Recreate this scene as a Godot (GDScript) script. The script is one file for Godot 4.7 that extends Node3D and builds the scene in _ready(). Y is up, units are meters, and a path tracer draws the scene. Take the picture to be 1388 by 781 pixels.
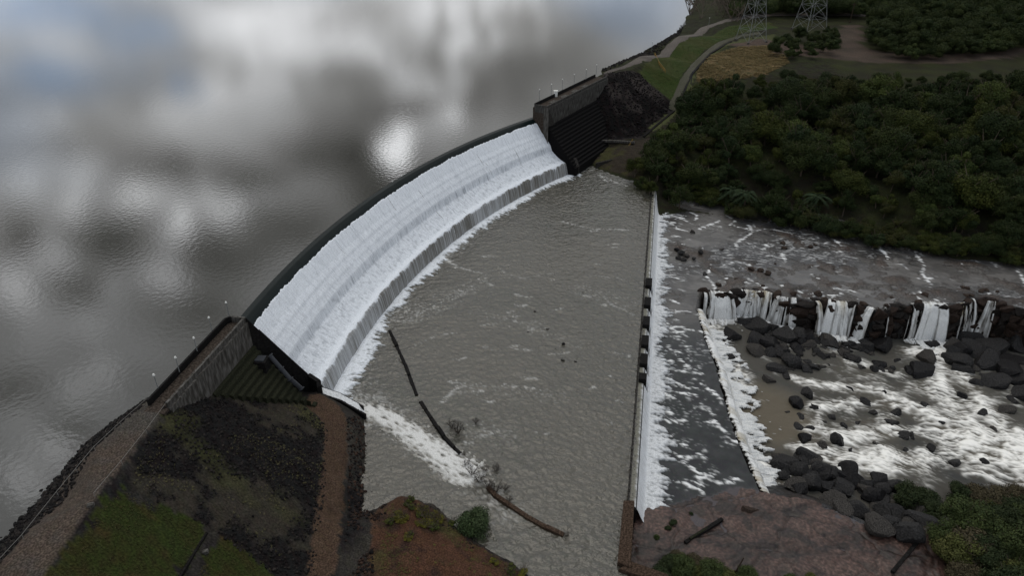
extends Node3D
# A curved overflow dam seen from the air: reservoir, spillway, stilling pool, weir, falls, forest.
const F := 950.0            # focal length in photo pixels (photo is 1388 x 781)
const EYE := Vector3(0, 70, 0)
const PITCH := 30.0
const CEN := Vector2(139.2, -69.2)   # centre of the dam's arc in plan (x, z)
const RC := 180.4                    # radius of the crest
const RES := 14.2                    # reservoir level; the pool below the dam is 0

var cp := cos(deg_to_rad(PITCH))
var sp := sin(deg_to_rad(PITCH))
var rng := RandomNumberGenerator.new()
var n1 := FastNoiseLite.new()
var n2 := FastNoiseLite.new()
var n3 := FastNoiseLite.new()
var ncell := FastNoiseLite.new()
var njoint := FastNoiseLite.new()
var M := {}
var taken := {}
var left: Field
var right: Field
var far_right: Field

class Field:
	var x0: float
	var z0: float
	var st: float
	var nx: int
	var nz: int
	var d := PackedFloat32Array()
	func _init(ax: float, az: float, bx: float, bz: float, s: float, fill := 0.0):
		x0 = ax; z0 = az; st = s
		nx = int((bx - ax) / s) + 1
		nz = int((bz - az) / s) + 1
		d.resize(nx * nz)
		d.fill(fill)
	func at(x: float, z: float) -> float:
		var u := clampf((x - x0) / st, 0.0, nx - 1.001)
		var v := clampf((z - z0) / st, 0.0, nz - 1.001)
		var i := int(u)
		var j := int(v)
		u -= i
		v -= j
		var k := j * nx + i
		return lerpf(lerpf(d[k], d[k + 1], u), lerpf(d[k + nx], d[k + nx + 1], u), v)
	func tin(pts: Array) -> void:
		var flat := PackedVector2Array()
		for p in pts:
			flat.append(Vector2(p.x, p.z))
		var t := Geometry2D.triangulate_delaunay(flat)
		for q in range(0, t.size(), 3):
			var a: Vector3 = pts[t[q]]
			var b: Vector3 = pts[t[q + 1]]
			var c: Vector3 = pts[t[q + 2]]
			var den := (b.z - c.z) * (a.x - c.x) + (c.x - b.x) * (a.z - c.z)
			if absf(den) < 1e-6:
				continue
			var i0 := maxi(0, int((minf(a.x, minf(b.x, c.x)) - x0) / st))
			var i1 := mini(nx - 1, int((maxf(a.x, maxf(b.x, c.x)) - x0) / st) + 1)
			var j0 := maxi(0, int((minf(a.z, minf(b.z, c.z)) - z0) / st))
			var j1 := mini(nz - 1, int((maxf(a.z, maxf(b.z, c.z)) - z0) / st) + 1)
			for j in range(j0, j1 + 1):
				for i in range(i0, i1 + 1):
					var x := x0 + i * st
					var z := z0 + j * st
					var l1 := ((b.z - c.z) * (x - c.x) + (c.x - b.x) * (z - c.z)) / den
					var l2 := ((c.z - a.z) * (x - c.x) + (a.x - c.x) * (z - c.z)) / den
					if l1 >= -1e-4 and l2 >= -1e-4 and l1 + l2 <= 1.0001:
						d[j * nx + i] = l1 * a.y + l2 * b.y + (1.0 - l1 - l2) * c.y
	func smooth(times: int) -> void:
		for k in times:
			var e := d.duplicate()
			for j in range(1, nz - 1):
				for i in range(1, nx - 1):
					var q := j * nx + i
					e[q] = (d[q] * 2.0 + d[q - 1] + d[q + 1] + d[q - nx] + d[q + nx]) / 6.0
			d = e
	func stamp(line: PackedVector2Array, width: float, strength := 1.0, width_end := -1.0) -> void:
		# the highest of what is there and a soft ridge along a line
		var w1 := width if width_end < 0.0 else width_end
		for s in range(line.size() - 1):
			var a := line[s]
			var b := line[s + 1]
			var wa := lerpf(width, w1, float(s) / maxf(1, line.size() - 1))
			var wb := lerpf(width, w1, float(s + 1) / maxf(1, line.size() - 1))
			var r := maxf(wa, wb) * 2.2
			var i0 := maxi(0, int((minf(a.x, b.x) - r - x0) / st))
			var i1 := mini(nx - 1, int((maxf(a.x, b.x) + r - x0) / st) + 1)
			var j0 := maxi(0, int((minf(a.y, b.y) - r - z0) / st))
			var j1 := mini(nz - 1, int((maxf(a.y, b.y) + r - z0) / st) + 1)
			var ab := b - a
			var l2 := maxf(ab.length_squared(), 1e-6)
			for j in range(j0, j1 + 1):
				for i in range(i0, i1 + 1):
					var p := Vector2(x0 + i * st, z0 + j * st)
					var t := clampf((p - a).dot(ab) / l2, 0.0, 1.0)
					var w := lerpf(wa, wb, t)
					var v := strength * exp(-(p - a - ab * t).length_squared() / (w * w))
					if v > d[j * nx + i]:
						d[j * nx + i] = v

# ------------------------------------------------------------------ pixels, names, meshes
func P(px: float, py: float, h := 0.0) -> Vector3:
	var x := (px - 694.0) / F
	var y := (390.5 - py) / F
	var dir := Vector3(x, y * cp - sp, -(cp + y * sp))
	return EYE + dir * ((h - EYE.y) / dir.y)

func P2(px: float, py: float, h := 0.0) -> Vector2:
	var p := P(px, py, h)
	return Vector2(p.x, p.z)

func proj(v: Vector3) -> Vector2:
	var q := v - EYE
	var depth := -q.z * cp - q.y * sp
	return Vector2(694.0 + F * q.x / depth, 390.5 - F * (q.y * cp - q.z * sp) / depth)

func line2(a: Array, h := 0.0) -> PackedVector2Array:
	var r := PackedVector2Array()
	for k in range(0, a.size(), 2):
		r.append(P2(a[k], a[k + 1], h))
	return r

func px_poly(a: Array) -> PackedVector2Array:
	var r := PackedVector2Array()
	for k in range(0, a.size(), 2):
		r.append(Vector2(a[k], a[k + 1]))
	return r

func on(f: Field, px: float, py: float) -> Vector3:
	# the point of a height field that a photo pixel looks at
	var h := 5.0
	for k in 12:
		var p := P(px, py, h)
		h = lerpf(h, f.at(p.x, p.z), 0.7)
	return P(px, py, h)

func on_line(f: Field, a: Array) -> PackedVector2Array:
	var r := PackedVector2Array()
	for k in range(0, a.size(), 2):
		var p := on(f, a[k], a[k + 1])
		r.append(Vector2(p.x, p.z))
	return r

func numbered(called: String) -> String:
	if not taken.has(called):
		taken[called] = 0
		return called
	taken[called] += 1
	return "%s_%03d" % [called, taken[called]]

func thing(called: String, label: String, category: String, at := Vector3.ZERO, turn := 0.0, group := "") -> Node3D:
	var o := Node3D.new()
	o.name = numbered(called)
	add_child(o)
	o.position = at
	o.rotation.y = turn
	tag(o, label, category, group)
	return o

func tag(o: Node3D, label: String, category: String, group := "") -> void:
	o.set_meta("label", label)
	o.set_meta("category", category)
	if group:
		o.set_meta("group", group)

func obj(called: String, m: Mesh, mt: Material, parent: Node3D = null) -> MeshInstance3D:
	var o := MeshInstance3D.new()
	o.mesh = m
	if mt:
		o.material_override = mt
	if parent:
		o.name = called
		parent.add_child(o, true)
	else:
		o.name = numbered(called)
		add_child(o)
	return o

func struct(called: String, m: Mesh, mt: Material) -> MeshInstance3D:
	var o := obj(called, m, mt)
	o.set_meta("kind", "structure")
	return o

func copy(o: Node3D, base: String, at: Vector3, turn: float, size: Vector3) -> Node3D:
	var c: Node3D = o.duplicate()
	c.name = numbered(base)
	add_child(c)
	c.position = at
	c.rotation.y = turn
	c.scale = size
	return c

func lin(r: float, g: float, b: float) -> Color:
	# photo-like sRGB bytes to the linear values that vertex colours hold
	return Color(r / 255.0, g / 255.0, b / 255.0).srgb_to_linear()

func arr_mesh(v: PackedVector3Array, n: PackedVector3Array, c: PackedColorArray, idx: PackedInt32Array, uv := PackedVector2Array()) -> ArrayMesh:
	var a := []
	a.resize(Mesh.ARRAY_MAX)
	a[Mesh.ARRAY_VERTEX] = v
	if n.size():
		a[Mesh.ARRAY_NORMAL] = n
	if c.size():
		a[Mesh.ARRAY_COLOR] = c
	if uv.size():
		a[Mesh.ARRAY_TEX_UV] = uv
	a[Mesh.ARRAY_INDEX] = idx
	var m := ArrayMesh.new()
	m.add_surface_from_arrays(Mesh.PRIMITIVE_TRIANGLES, a)
	return m

func grid(nu: int, nv: int, v: PackedVector3Array, c: PackedColorArray, keep := PackedByteArray(), uv := PackedVector2Array()) -> ArrayMesh:
	# v[j * nu + i]; the normal is d/dj x d/di; only used vertices are kept
	var n := PackedVector3Array()
	n.resize(nu * nv)
	for j in nv:
		var ja := maxi(j - 1, 0) * nu
		var jb := mini(j + 1, nv - 1) * nu
		for i in nu:
			var q := (v[jb + i] - v[ja + i]).cross(v[j * nu + mini(i + 1, nu - 1)] - v[j * nu + maxi(i - 1, 0)])
			n[j * nu + i] = q.normalized() if q.length_squared() > 1e-14 else Vector3.UP
	var up := 0.0
	for k in range(0, nu * nv, 7):
		up += n[k].y
	var flip := up < 0.0
	if flip:
		for k in nu * nv:
			n[k] = -n[k]
	var idx := PackedInt32Array()
	var all := keep.is_empty()
	for j in nv - 1:
		for i in nu - 1:
			var a := j * nu + i
			if all or (keep[a] and keep[a + 1] and keep[a + nu] and keep[a + nu + 1]):
				idx.append(a)
				idx.append(a + nu + 1 if flip else a + 1)
				idx.append(a + 1 if flip else a + nu + 1)
				idx.append(a)
				idx.append(a + nu if flip else a + nu + 1)
				idx.append(a + nu + 1 if flip else a + nu)
	if all:
		return arr_mesh(v, n, c, idx, uv)
	var map := PackedInt32Array()
	map.resize(nu * nv)
	map.fill(-1)
	var v2 := PackedVector3Array()
	var nn := PackedVector3Array()
	var c2 := PackedColorArray()
	var u2 := PackedVector2Array()
	for k in idx.size():
		var a := idx[k]
		if map[a] < 0:
			map[a] = v2.size()
			v2.append(v[a])
			nn.append(n[a])
			if c.size():
				c2.append(c[a])
			if uv.size():
				u2.append(uv[a])
		idx[k] = map[a]
	return arr_mesh(v2, nn, c2, idx, u2)

# a box by its corners in plan (four points, in order) between two heights, its top edges chamfered
func prism(st: SurfaceTool, q: Array, lo, hi, ch := 0.04) -> void:
	# q: Vector2 points of a convex ring in plan; lo and hi: a height, or one height for each point
	var n := q.size()
	var mid := Vector2.ZERO
	for p in q:
		mid += p / n
	var b := []
	var m := []
	var t := []
	for k in n:
		var l: float = lo[k] if lo is Array else lo
		var h: float = hi[k] if hi is Array else hi
		var inward: Vector2 = (mid - q[k]).normalized() * ch * 1.4
		b.append(Vector3(q[k].x, l, q[k].y))
		m.append(Vector3(q[k].x, h - ch, q[k].y))
		t.append(Vector3(q[k].x + inward.x, h, q[k].y + inward.y))
	var area := 0.0
	for k in n:
		area += q[k].cross(q[(k + 1) % n])
	for k in n:
		var e := (k + 1) % n
		quad(st, b[k], b[e], m[e], m[k], area > 0)
		quad(st, m[k], m[e], t[e], t[k], area > 0)
	for k in range(1, n - 1):
		tri(st, t[0], t[k], t[k + 1], area > 0)

func tri(st: SurfaceTool, a: Vector3, b: Vector3, c: Vector3, flip := false) -> void:
	var n := (c - a).cross(b - a).normalized()
	if flip:
		st.set_normal(-n)
		st.add_vertex(a); st.add_vertex(c); st.add_vertex(b)
	else:
		st.set_normal(n)
		st.add_vertex(a); st.add_vertex(b); st.add_vertex(c)

func quad(st: SurfaceTool, a: Vector3, b: Vector3, c: Vector3, d: Vector3, flip := false) -> void:
	tri(st, a, b, c, flip)
	tri(st, a, c, d, flip)

func begin() -> SurfaceTool:
	var st := SurfaceTool.new()
	st.begin(Mesh.PRIMITIVE_TRIANGLES)
	return st

# a square or round bar from a to b
func bar(st: SurfaceTool, a: Vector3, b: Vector3, r: float, sides := 4, r2 := -1.0) -> void:
	var re := r if r2 < 0.0 else r2
	var d := (b - a).normalized()
	var s := d.cross(Vector3.UP if absf(d.y) < 0.95 else Vector3.RIGHT).normalized()
	var t := s.cross(d)
	var pa := []
	var pb := []
	for k in sides:
		var w := TAU * (k + 0.5) / sides
		var o := s * cos(w) + t * sin(w)
		pa.append(a + o * r)
		pb.append(b + o * re)
	for k in sides:
		var e := (k + 1) % sides
		quad(st, pa[k], pa[e], pb[e], pb[k], true)
	for k in range(1, sides - 1):
		tri(st, pa[0], pa[k], pa[k + 1], true)
		tri(st, pb[0], pb[k], pb[k + 1])

# ------------------------------------------------------------------ materials
func ntex(freq: float, lo: Color, hi: Color, kind := FastNoiseLite.TYPE_SIMPLEX_SMOOTH, octaves := 4, size := 512, seed_ := 1) -> NoiseTexture2D:
	var n := FastNoiseLite.new()
	n.noise_type = kind
	n.frequency = freq
	n.fractal_octaves = octaves
	n.seed = seed_
	var t := NoiseTexture2D.new()
	t.width = size
	t.height = size
	t.seamless = true
	t.noise = n
	var g := Gradient.new()
	g.set_color(0, lo)
	g.set_color(1, hi)
	g.set_offset(0, 0.2)
	g.set_offset(1, 0.8)
	t.color_ramp = g
	return t

func nnorm(freq: float, bump: float, octaves := 4, size := 512, seed_ := 3, kind := FastNoiseLite.TYPE_SIMPLEX_SMOOTH) -> NoiseTexture2D:
	var n := FastNoiseLite.new()
	n.noise_type = kind
	n.frequency = freq
	n.fractal_octaves = octaves
	n.seed = seed_
	var t := NoiseTexture2D.new()
	t.width = size
	t.height = size
	t.seamless = true
	t.as_normal_map = true
	t.bump_strength = bump
	t.noise = n
	return t

func mat(color: Color, rough: float, tex: Texture2D = null, norm: Texture2D = null, tile := 4.0, nscale := 1.0, vertex := false) -> StandardMaterial3D:
	# tile: metres that one repeat of the textures covers
	var m := StandardMaterial3D.new()
	m.albedo_color = color
	m.roughness = rough
	m.metallic_specular = 0.5 if rough < 0.4 else 0.2
	m.vertex_color_use_as_albedo = vertex
	m.uv1_triplanar = true
	m.uv1_world_triplanar = true
	m.uv1_scale = Vector3.ONE / tile
	if tex:
		m.albedo_texture = tex
	if norm:
		m.normal_enabled = true
		m.normal_texture = norm
		m.normal_scale = nscale
	return m

func materials() -> void:
	var g := func(v: float) -> Color: return Color(v, v, v)
	var grain := ntex(0.02, g.call(0.6), Color.WHITE, FastNoiseLite.TYPE_SIMPLEX_SMOOTH, 5, 512, 5)
	var stain := ntex(0.012, Color(0.55, 0.54, 0.52), Color.WHITE, FastNoiseLite.TYPE_SIMPLEX_SMOOTH, 6, 1024, 8)
	var foamy := ntex(0.03, g.call(0.80), Color.WHITE, FastNoiseLite.TYPE_SIMPLEX_SMOOTH, 4, 512, 9)
	var rough_n := nnorm(0.05, 5.0, 5)
	M.reservoir = mat(Color.WHITE, 0.06, null, nnorm(0.02, 5.0, 4, 1024, 21), 26.0, 0.05, true)
	M.reservoir.metallic_specular = 0.5
	M.pool = mat(Color.WHITE, 0.12, null, nnorm(0.022, 6.0, 4, 1024, 22), 14.0, 1.0, true)
	M.pool.uv1_scale = Vector3(1.0 / 17.0, 1.0 / 14.0, 1.0 / 11.0)
	M.pool.metallic_specular = 0.5
	M.crest = mat(Color.WHITE, 0.3, null, nnorm(0.02, 4.0, 3, 512, 23), 5.0, 0.12, true)
	M.crest.metallic_specular = 0.22
	M.river = mat(Color.WHITE, 0.22, null, nnorm(0.03, 6.0, 4, 512, 24), 6.0, 0.3, true)
	M.river.metallic_specular = 0.33
	M.rapids = mat(Color.WHITE, 0.5, null, nnorm(0.03, 6.0, 4, 512, 24), 4.0, 0.35, true)
	M.white = mat(Color.WHITE, 0.55, foamy, nnorm(0.03, 6.0, 4, 512, 25), 3.0, 0.5, true)
	M.soil = mat(Color.WHITE, 0.95, grain, rough_n, 3.0, 0.12, true)
	M.rock = mat(Color.WHITE, 0.7, stain, rough_n, 7.0, 0.9, true)
	M.wet_rock = mat(Color.WHITE, 0.45, stain, rough_n, 7.0, 0.35, true)
	M.wet_rock.metallic_specular = 0.4
	M.concrete = mat(Color8(94, 92, 89), 0.85, stain, rough_n, 9.0, 0.04)
	M.concrete.uv1_scale = Vector3(1.0 / 7.0, 1.0 / 30.0, 1.0 / 7.0)
	M.dark_concrete = mat(Color8(62, 60, 58), 0.85, stain, rough_n, 6.0, 0.12)
	M.black_concrete = mat(Color8(33, 32, 32), 0.8, stain, rough_n, 5.0, 0.15)
	M.moss_step = mat(Color8(50, 52, 40), 0.9, stain, rough_n, 3.0, 0.2)
	M.jet_concrete = mat(Color8(24, 23, 24), 0.85, stain, rough_n, 5.0, 0.15)
	M.asphalt = mat(Color8(92, 86, 80), 0.95, stain, rough_n, 9.0, 0.4)
	M.galvanised = mat(Color8(118, 120, 120), 0.6)
	M.galvanised.metallic = 0.3
	M.dark_metal = mat(Color8(58, 60, 64), 0.4)
	M.wire = mat(Color8(112, 110, 106), 0.6)
	M.yellow_rail = mat(Color8(120, 96, 50), 0.7)
	M.white_paint = mat(Color8(205, 205, 200), 0.6)
	M.wood = mat(Color8(70, 60, 50), 0.9, grain)
	M.leaf = mat(Color.WHITE, 0.75, null, null, 4.0, 1.0, true)
	M.leaf.backlight = Color(0.22, 0.26, 0.10)
	M.bark = mat(Color8(74, 66, 58), 0.9)
	var mottle := ntex(0.02, g.call(0.42), Color.WHITE, FastNoiseLite.TYPE_SIMPLEX_SMOOTH, 6, 512, 31)
	M.boulder = mat(Color8(58, 57, 57), 0.55, mottle, rough_n, 3.0, 0.9)
	M.boulder_pale = mat(Color8(76, 73, 70), 0.7, mottle, rough_n, 2.2, 0.9)
	M.boulder_black = mat(Color8(42, 41, 42), 0.45, mottle, rough_n, 3.4, 0.9)
	M.boulder_brown = mat(Color8(70, 59, 52), 0.7, mottle, rough_n, 2.5, 0.9)
	M.riprap = mat(Color.WHITE, 0.85, stain, rough_n, 2.0, 0.6, true)

# ------------------------------------------------------------------ sky
func sky() -> void:
	var cam := Camera3D.new()
	cam.name = "camera"
	add_child(cam)
	cam.position = EYE
	cam.rotation_degrees.x = -PITCH
	cam.fov = rad_to_deg(2.0 * atan(390.5 / F))
	cam.near = 0.5
	cam.far = 9000
	cam.current = true
	# the sun stands behind broken cloud, ahead and a little to the left, where the water mirrors the brightest cloud
	var s := Vector3((500 - 694.0) / F, 0, 0)
	var y := (390.5 - 420.0) / F
	s = Vector3(s.x, -(y * cp - sp), -(cp + y * sp)).normalized()
	var sun := DirectionalLight3D.new()
	sun.name = "sun"
	add_child(sun)
	# high, ahead of the camera, blurred by the cloud
	sun.look_at_from_position(Vector3.ZERO, -Vector3(-0.10, 0.93, -0.35))
	sun.light_energy = 0.18
	sun.light_angular_distance = 35.0
	sun.light_color = Color(1.0, 0.97, 0.92)
	sun.shadow_enabled = true
	sun.sky_mode = DirectionalLight3D.SKY_MODE_LIGHT_ONLY
	var we := WorldEnvironment.new()
	var e := Environment.new()
	we.environment = e
	we.name = "environment"
	add_child(we)
	e.background_mode = Environment.BG_SKY
	e.tonemap_mode = Environment.TONE_MAPPER_LINEAR
	e.tonemap_exposure = 1.2
	e.ssao_enabled = true
	e.ssil_enabled = true
	e.sdfgi_enabled = true
	var w := 1280
	var h := 640
	var data := PackedFloat32Array()
	data.resize(w * h * 3)
	var c := FastNoiseLite.new()
	c.seed = 14
	c.frequency = 1.1
	c.fractal_octaves = 6
	c.fractal_gain = 0.52
	c.domain_warp_enabled = true
	c.domain_warp_amplitude = 0.5
	c.domain_warp_frequency = 0.8
	var big := FastNoiseLite.new()
	big.seed = 5
	big.frequency = 0.25
	big.fractal_octaves = 3
	# where the cloud is thin and bright, thick and dark, or open and blue: photo pixel of its mirror image, width, height, amount
	var spots := [[534, 200, 16, 20, 2.2], [550, 222, 18, 22, 2.4], [545, 188, 20, 12, 1.6], [562, 205, 12, 16, 1.6], [598, 160, 26, 15, 1.4], [555, 108, 34, 16, 0.9], [625, 80, 16, 34, 0.8], [568, 30, 14, 40, 0.5], [665, 45, 16, 40, 0.5], [610, 25, 10, 30, 0.35], [725, 25, 14, 34, 0.4], [690, 20, 10, 30, 0.3], [512, 77, 30, 26, 0.4],
		[345, 60, 90, 60, 0.4], [440, 45, 60, 50, 0.15], [205, 130, 90, 24, 0.45], [334, 86, 12, 22, 0.5], [290, 100, 24, 20, 0.4], [110, 170, 130, 26, 0.35],
		[105, 225, 34, 20, 0.9], [97, 264, 30, 26, 1.4], [190, 268, 32, 20, 1.3], [66, 348, 26, 30, 1.4], [246, 306, 20, 26, 1.5], [287, 276, 22, 20, 1.3], [320, 290, 24, 16, 1.0], [358, 272, 30, 14, 0.9], [130, 215, 60, 20, 0.6], [30, 250, 34, 22, 0.7], [150, 390, 40, 24, 0.9], [235, 375, 30, 24, 1.1],
		[60, 480, 44, 40, 1.0], [130, 450, 40, 24, 1.0], [15, 400, 30, 30, 1.0], [200, 470, 40, 30, 0.8], [30, 570, 40, 26, 0.9], [110, 540, 34, 24, 1.2], [25, 655, 34, 30, 1.5], [150, 510, 30, 24, 1.0], [80, 610, 30, 24, 1.2],
		[486, 215, 44, 34, -1.5], [430, 205, 50, 34, -1.1], [620, 275, 130, 50, -1.4], [540, 285, 60, 40, -1.3], [394, 318, 50, 26, -1.2], [338, 246, 44, 22, -1.1], [220, 240, 34, 18, -1.2], [154, 328, 48, 34, -1.6], [300, 345, 50, 34, -1.3], [85, 212, 24, 10, -0.8], [30, 315, 30, 22, -1.0], [100, 395, 44, 20, -1.2], [270, 420, 50, 30, -1.0], [20, 520, 40, 16, -0.9], [100, 580, 40, 14, -0.9],
		[540, 140, 50, 14, -1.0], [476, 102, 40, 14, -0.7], [480, 150, 60, 24, -0.5], [645, 120, 30, 50, -0.8], [700, 100, 40, 60, -0.8], [760, 90, 60, 60, -0.7], [820, 50, 50, 50, -0.45], [596, 60, 14, 40, -0.6], [645, 40, 9, 40, -0.5], [520, 30, 14, 30, -0.3]]
	var blues := [[70, 105, 110, 30], [236, 110, 26, 20], [60, 15, 130, 30], [190, 50, 60, 24]]
	var k := 0
	for j in h:
		var el := PI / 2 - PI * (j + 0.5) / h
		var sy := sin(el)
		var cy := cos(el)
		for i in w:
			var az := TAU * (i + 0.5) / w
			var d := Vector3(sin(az) * cy, sy, -cos(az) * cy)
			var up := maxf(d.y, 0.0)
			var q := Vector2(d.x, d.z) / (up + 0.16)
			var n := c.get_noise_2d(q.x * 1.6, q.y * 1.6) * 0.5 + 0.5
			var b := big.get_noise_2d(q.x * 1.6, q.y * 1.6) * 0.5 + 0.5
			var t := smoothstep(0.34, 0.66, n * 0.72 + b * 0.28)
			var lum := lerpf(0.26, 1.05, t)
			var glow := exp(-pow(acos(clampf(d.dot(s), -1.0, 1.0)) / 0.62, 2.0))
			lum *= 1.0 + 0.75 * glow
			var blue := smoothstep(0.52, 0.34, b) * 0.5
			if d.z < -0.1 and d.y > 0.0:
				var m := Vector3(d.x, -d.y, d.z)
				var depth := -m.z * cp - m.y * sp
				if depth > 0.2:
					var px := 694.0 + F * m.x / depth
					var py := 390.5 - F * (m.y * cp - m.z * sp) / depth
					px += big.get_noise_2d(q.x * 9.0 + 40.0, q.y * 9.0) * 34.0
					py += big.get_noise_2d(q.x * 9.0, q.y * 9.0 + 70.0) * 24.0
					var f := 0.0
					for a: Array in spots:
						var ex: float = (px - a[0]) / a[2]
						var ey: float = (py - a[1]) / a[3]
						var r2: float = ex * ex + ey * ey
						if r2 < 6.0:
							f += a[4] * exp(-r2)
					f *= 0.15 + 1.7 * n
					lum = lerpf(0.54, lum, 0.45) * (1.0 + maxf(f, 0.0)) * exp(minf(f, 0.0) * 1.1)
					for a in blues:
						var ex: float = (px - a[0]) / a[2]
						var ey: float = (py - a[1]) / a[3]
						blue = maxf(blue, exp(-ex * ex - ey * ey))
			lum = lerpf(lum, 0.72, smoothstep(0.12, 0.0, up) * 0.6)
			var col := Vector3(1.0, 0.99, 0.955).lerp(Vector3(0.985, 1.0, 1.02), clampf(lum, 0.0, 1.0)) * lum
			col = col.lerp(Vector3(0.46, 0.66, 0.98) * maxf(0.8, lum * 0.85), blue * 0.85)
			if d.y < 0.0:
				col = Vector3(0.08, 0.085, 0.07)
			data[k] = col.x
			data[k + 1] = col.y
			data[k + 2] = col.z
			k += 3
	var im := Image.create_from_data(w, h, false, Image.FORMAT_RGBF, data.to_byte_array())
	var pm := PanoramaSkyMaterial.new()
	pm.panorama = ImageTexture.create_from_image(im)
	var sk := Sky.new()
	sk.sky_material = pm
	e.sky = sk

# ------------------------------------------------------------------ height fields
func fields() -> void:
	var p := []
	var add := func(a: Array) -> void:
		for k in range(0, a.size(), 3):
			p.append(P(a[k], a[k + 1], a[k + 2]))
	# left bank: reservoir edge, crest road, downstream slope, track, riprap, spit
	add.call([204, 538, 14.0, 117, 600, 14.0, 50, 680, 14.0, 0, 737, 14.0])
	add.call([200, 543, 17.2, 127, 611, 17.3, 31, 730, 17.3, 0, 766, 17.3])
	add.call([229, 548, 17.3, 167, 630, 17.3, 130, 674, 17.3, 60, 781, 17.3])
	add.call([246, 534, 16.0, 288, 531, 13.5, 340, 532, 9.6, 398, 532, 5.0, 300, 545, 12.4, 350, 548, 8.8])
	add.call([404, 540, 3.6, 442, 577, 3.1, 438, 640, 3.0, 425, 700, 3.0, 412, 781, 3.0])
	add.call([432, 531, 3.2, 458, 545, 3.0, 480, 580, 2.7, 472, 650, 2.6, 462, 715, 2.6, 452, 781, 2.6])
	add.call([498, 568, -0.8, 500, 610, -1.0, 500, 660, -1.0, 503, 690, -0.9])
	add.call([515, 690, 0.9, 545, 674, 0.5, 585, 688, 0.6, 613, 715, 0.5, 650, 742, 0.4, 690, 765, 0.3, 715, 781, 0.2, 560, 720, 1.8, 600, 760, 2.0, 512, 740, 1.7, 510, 781, 2.2, 492, 745, 1.5, 490, 781, 1.8])
	add.call([545, 660, -1.5, 600, 680, -1.6, 640, 715, -1.5, 700, 750, -1.5, 740, 781, -1.5, 520, 672, -1.5])
	for q in [Vector3(-53, 17.3, 0), Vector3(-48.5, 17.3, 0), Vector3(-58, 14, 0), Vector3(-62, 10, -20), Vector3(-66, 10, 12), Vector3(-20, 3, 0), Vector3(-16, 2.6, 0), Vector3(-20, 3, 12), Vector3(-48, 17.3, 12), Vector3(-54, 17.3, 12), Vector3(-58, 10, -45), Vector3(-50, 9, -70), Vector3(-44, 8, -86), Vector3(-30, -1, -92), Vector3(-20, -3, -100),
		Vector3(10, 1.5, -35), Vector3(0, 2.0, -40), Vector3(14, 1.5, 0), Vector3(14, -2, -48), Vector3(22, 1.5, 12), Vector3(0, -3, -90), Vector3(20, -3, -100), Vector3(22, -2, -52), Vector3(22, -2, -60), Vector3(-75, 6, 12), Vector3(-75, 6, -100), Vector3(-12, -2.5, -84), Vector3(4, -3, -68)]:
		p.append(q)
	left = Field.new(-75, -100, 22, 12, 0.4, -3.0)
	left.tin(p)
	left.smooth(2)
	# right bank
	p.clear()
	add.call([812, 96, 14.0, 870, 71, 14.0, 915, 45, 14.0, 925, 33, 14.0, 928, 20, 14.0, 935, 5, 14.0, 950, -12, 14.0])
	add.call([816, 99, 17.6, 868, 77, 17.8, 918, 50, 17.8, 983, 25, 18.0, 1040, 18, 18.4, 1110, 17, 18.7, 1180, 19, 19.0, 1290, 12, 19.5, 1388, 6, 20.0])
	add.call([828, 104, 17.6, 872, 84, 17.7, 920, 58, 17.7, 985, 32, 17.9, 1040, 25, 18.2, 1110, 24, 18.4, 1180, 27, 18.6])
	add.call([800, 190, 2.6, 835, 188, 3.0, 870, 187, 3.6, 880, 172, 5.0, 908, 152, 7.0, 913, 140, 9.0])
	add.call([900, 118, 11.5, 925, 110, 12.5, 942, 85, 14.5, 965, 68, 15.6, 1000, 52, 16.3, 1030, 46, 16.8])
	add.call([803, 138, 12.4, 846, 97, 17.2, 800, 162, 7.4, 775, 208, 1.2])
	add.call([790, 215, 0.6, 812, 231, 0.0, 845, 243, 0.0, 872, 250, 0.0, 888, 264, -0.6])
	add.call([800, 236, -1.4, 840, 250, -1.5, 868, 258, -1.6])
	add.call([930, 281, -2.7, 1000, 290, -2.8, 1100, 309, -2.9, 1200, 339, -3.0, 1290, 352, -3.1, 1388, 362, -3.2, 1500, 372, -3.4, 1620, 384, -3.4])
	add.call([930, 300, -7.0, 1000, 305, -7, 1100, 325, -7, 1200, 355, -7, 1388, 385, -7, 1620, 405, -7])
	add.call([870, 215, 3.2, 900, 225, 3.5, 905, 170, 6.0, 960, 200, 4.0, 1100, 230, 3.5, 1250, 270, 3.0, 1388, 290, 2.5])
	add.call([1000, 150, 7.5, 1150, 160, 8, 1300, 180, 8, 1388, 200, 8, 960, 110, 12.0, 1040, 100, 13.5, 1150, 105, 14.0, 1300, 110, 15])
	add.call([1010, 62, 16.2, 1100, 72, 16.0, 1200, 80, 16.0, 1300, 70, 17.0, 1388, 60, 18.0])
	for q in [Vector3(3, 9, -200), Vector3(20, 9, -238), Vector3(5, 4, -260), Vector3(60, 9, -345), Vector3(20, 6, -420), Vector3(105, 16, -460), Vector3(160, 22, -460), Vector3(330, 34, -460), Vector3(330, 24, -330), Vector3(330, 12, -200), Vector3(330, 6, -125), Vector3(200, -7, -110), Vector3(120, -8, -112), Vector3(60, -8, -112), Vector3(330, -5, -110), Vector3(36, -6, -150), Vector3(5, -3, -150), Vector3(3, -2, -180), Vector3(3, 4, -460)]:
		p.append(q)
	right = Field.new(4, -350, 112, -128, 0.5, -4.0)
	right.tin(p)
	right.smooth(8)
	far_right = Field.new(4, -460, 330, -110, 2.0, -4.0)
	far_right.tin(p)

func ground_h(x: float, z: float) -> float:
	if x < 111 and z > -349 and z < -129:
		return right.at(x, z)
	return far_right.at(x, z)

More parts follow.
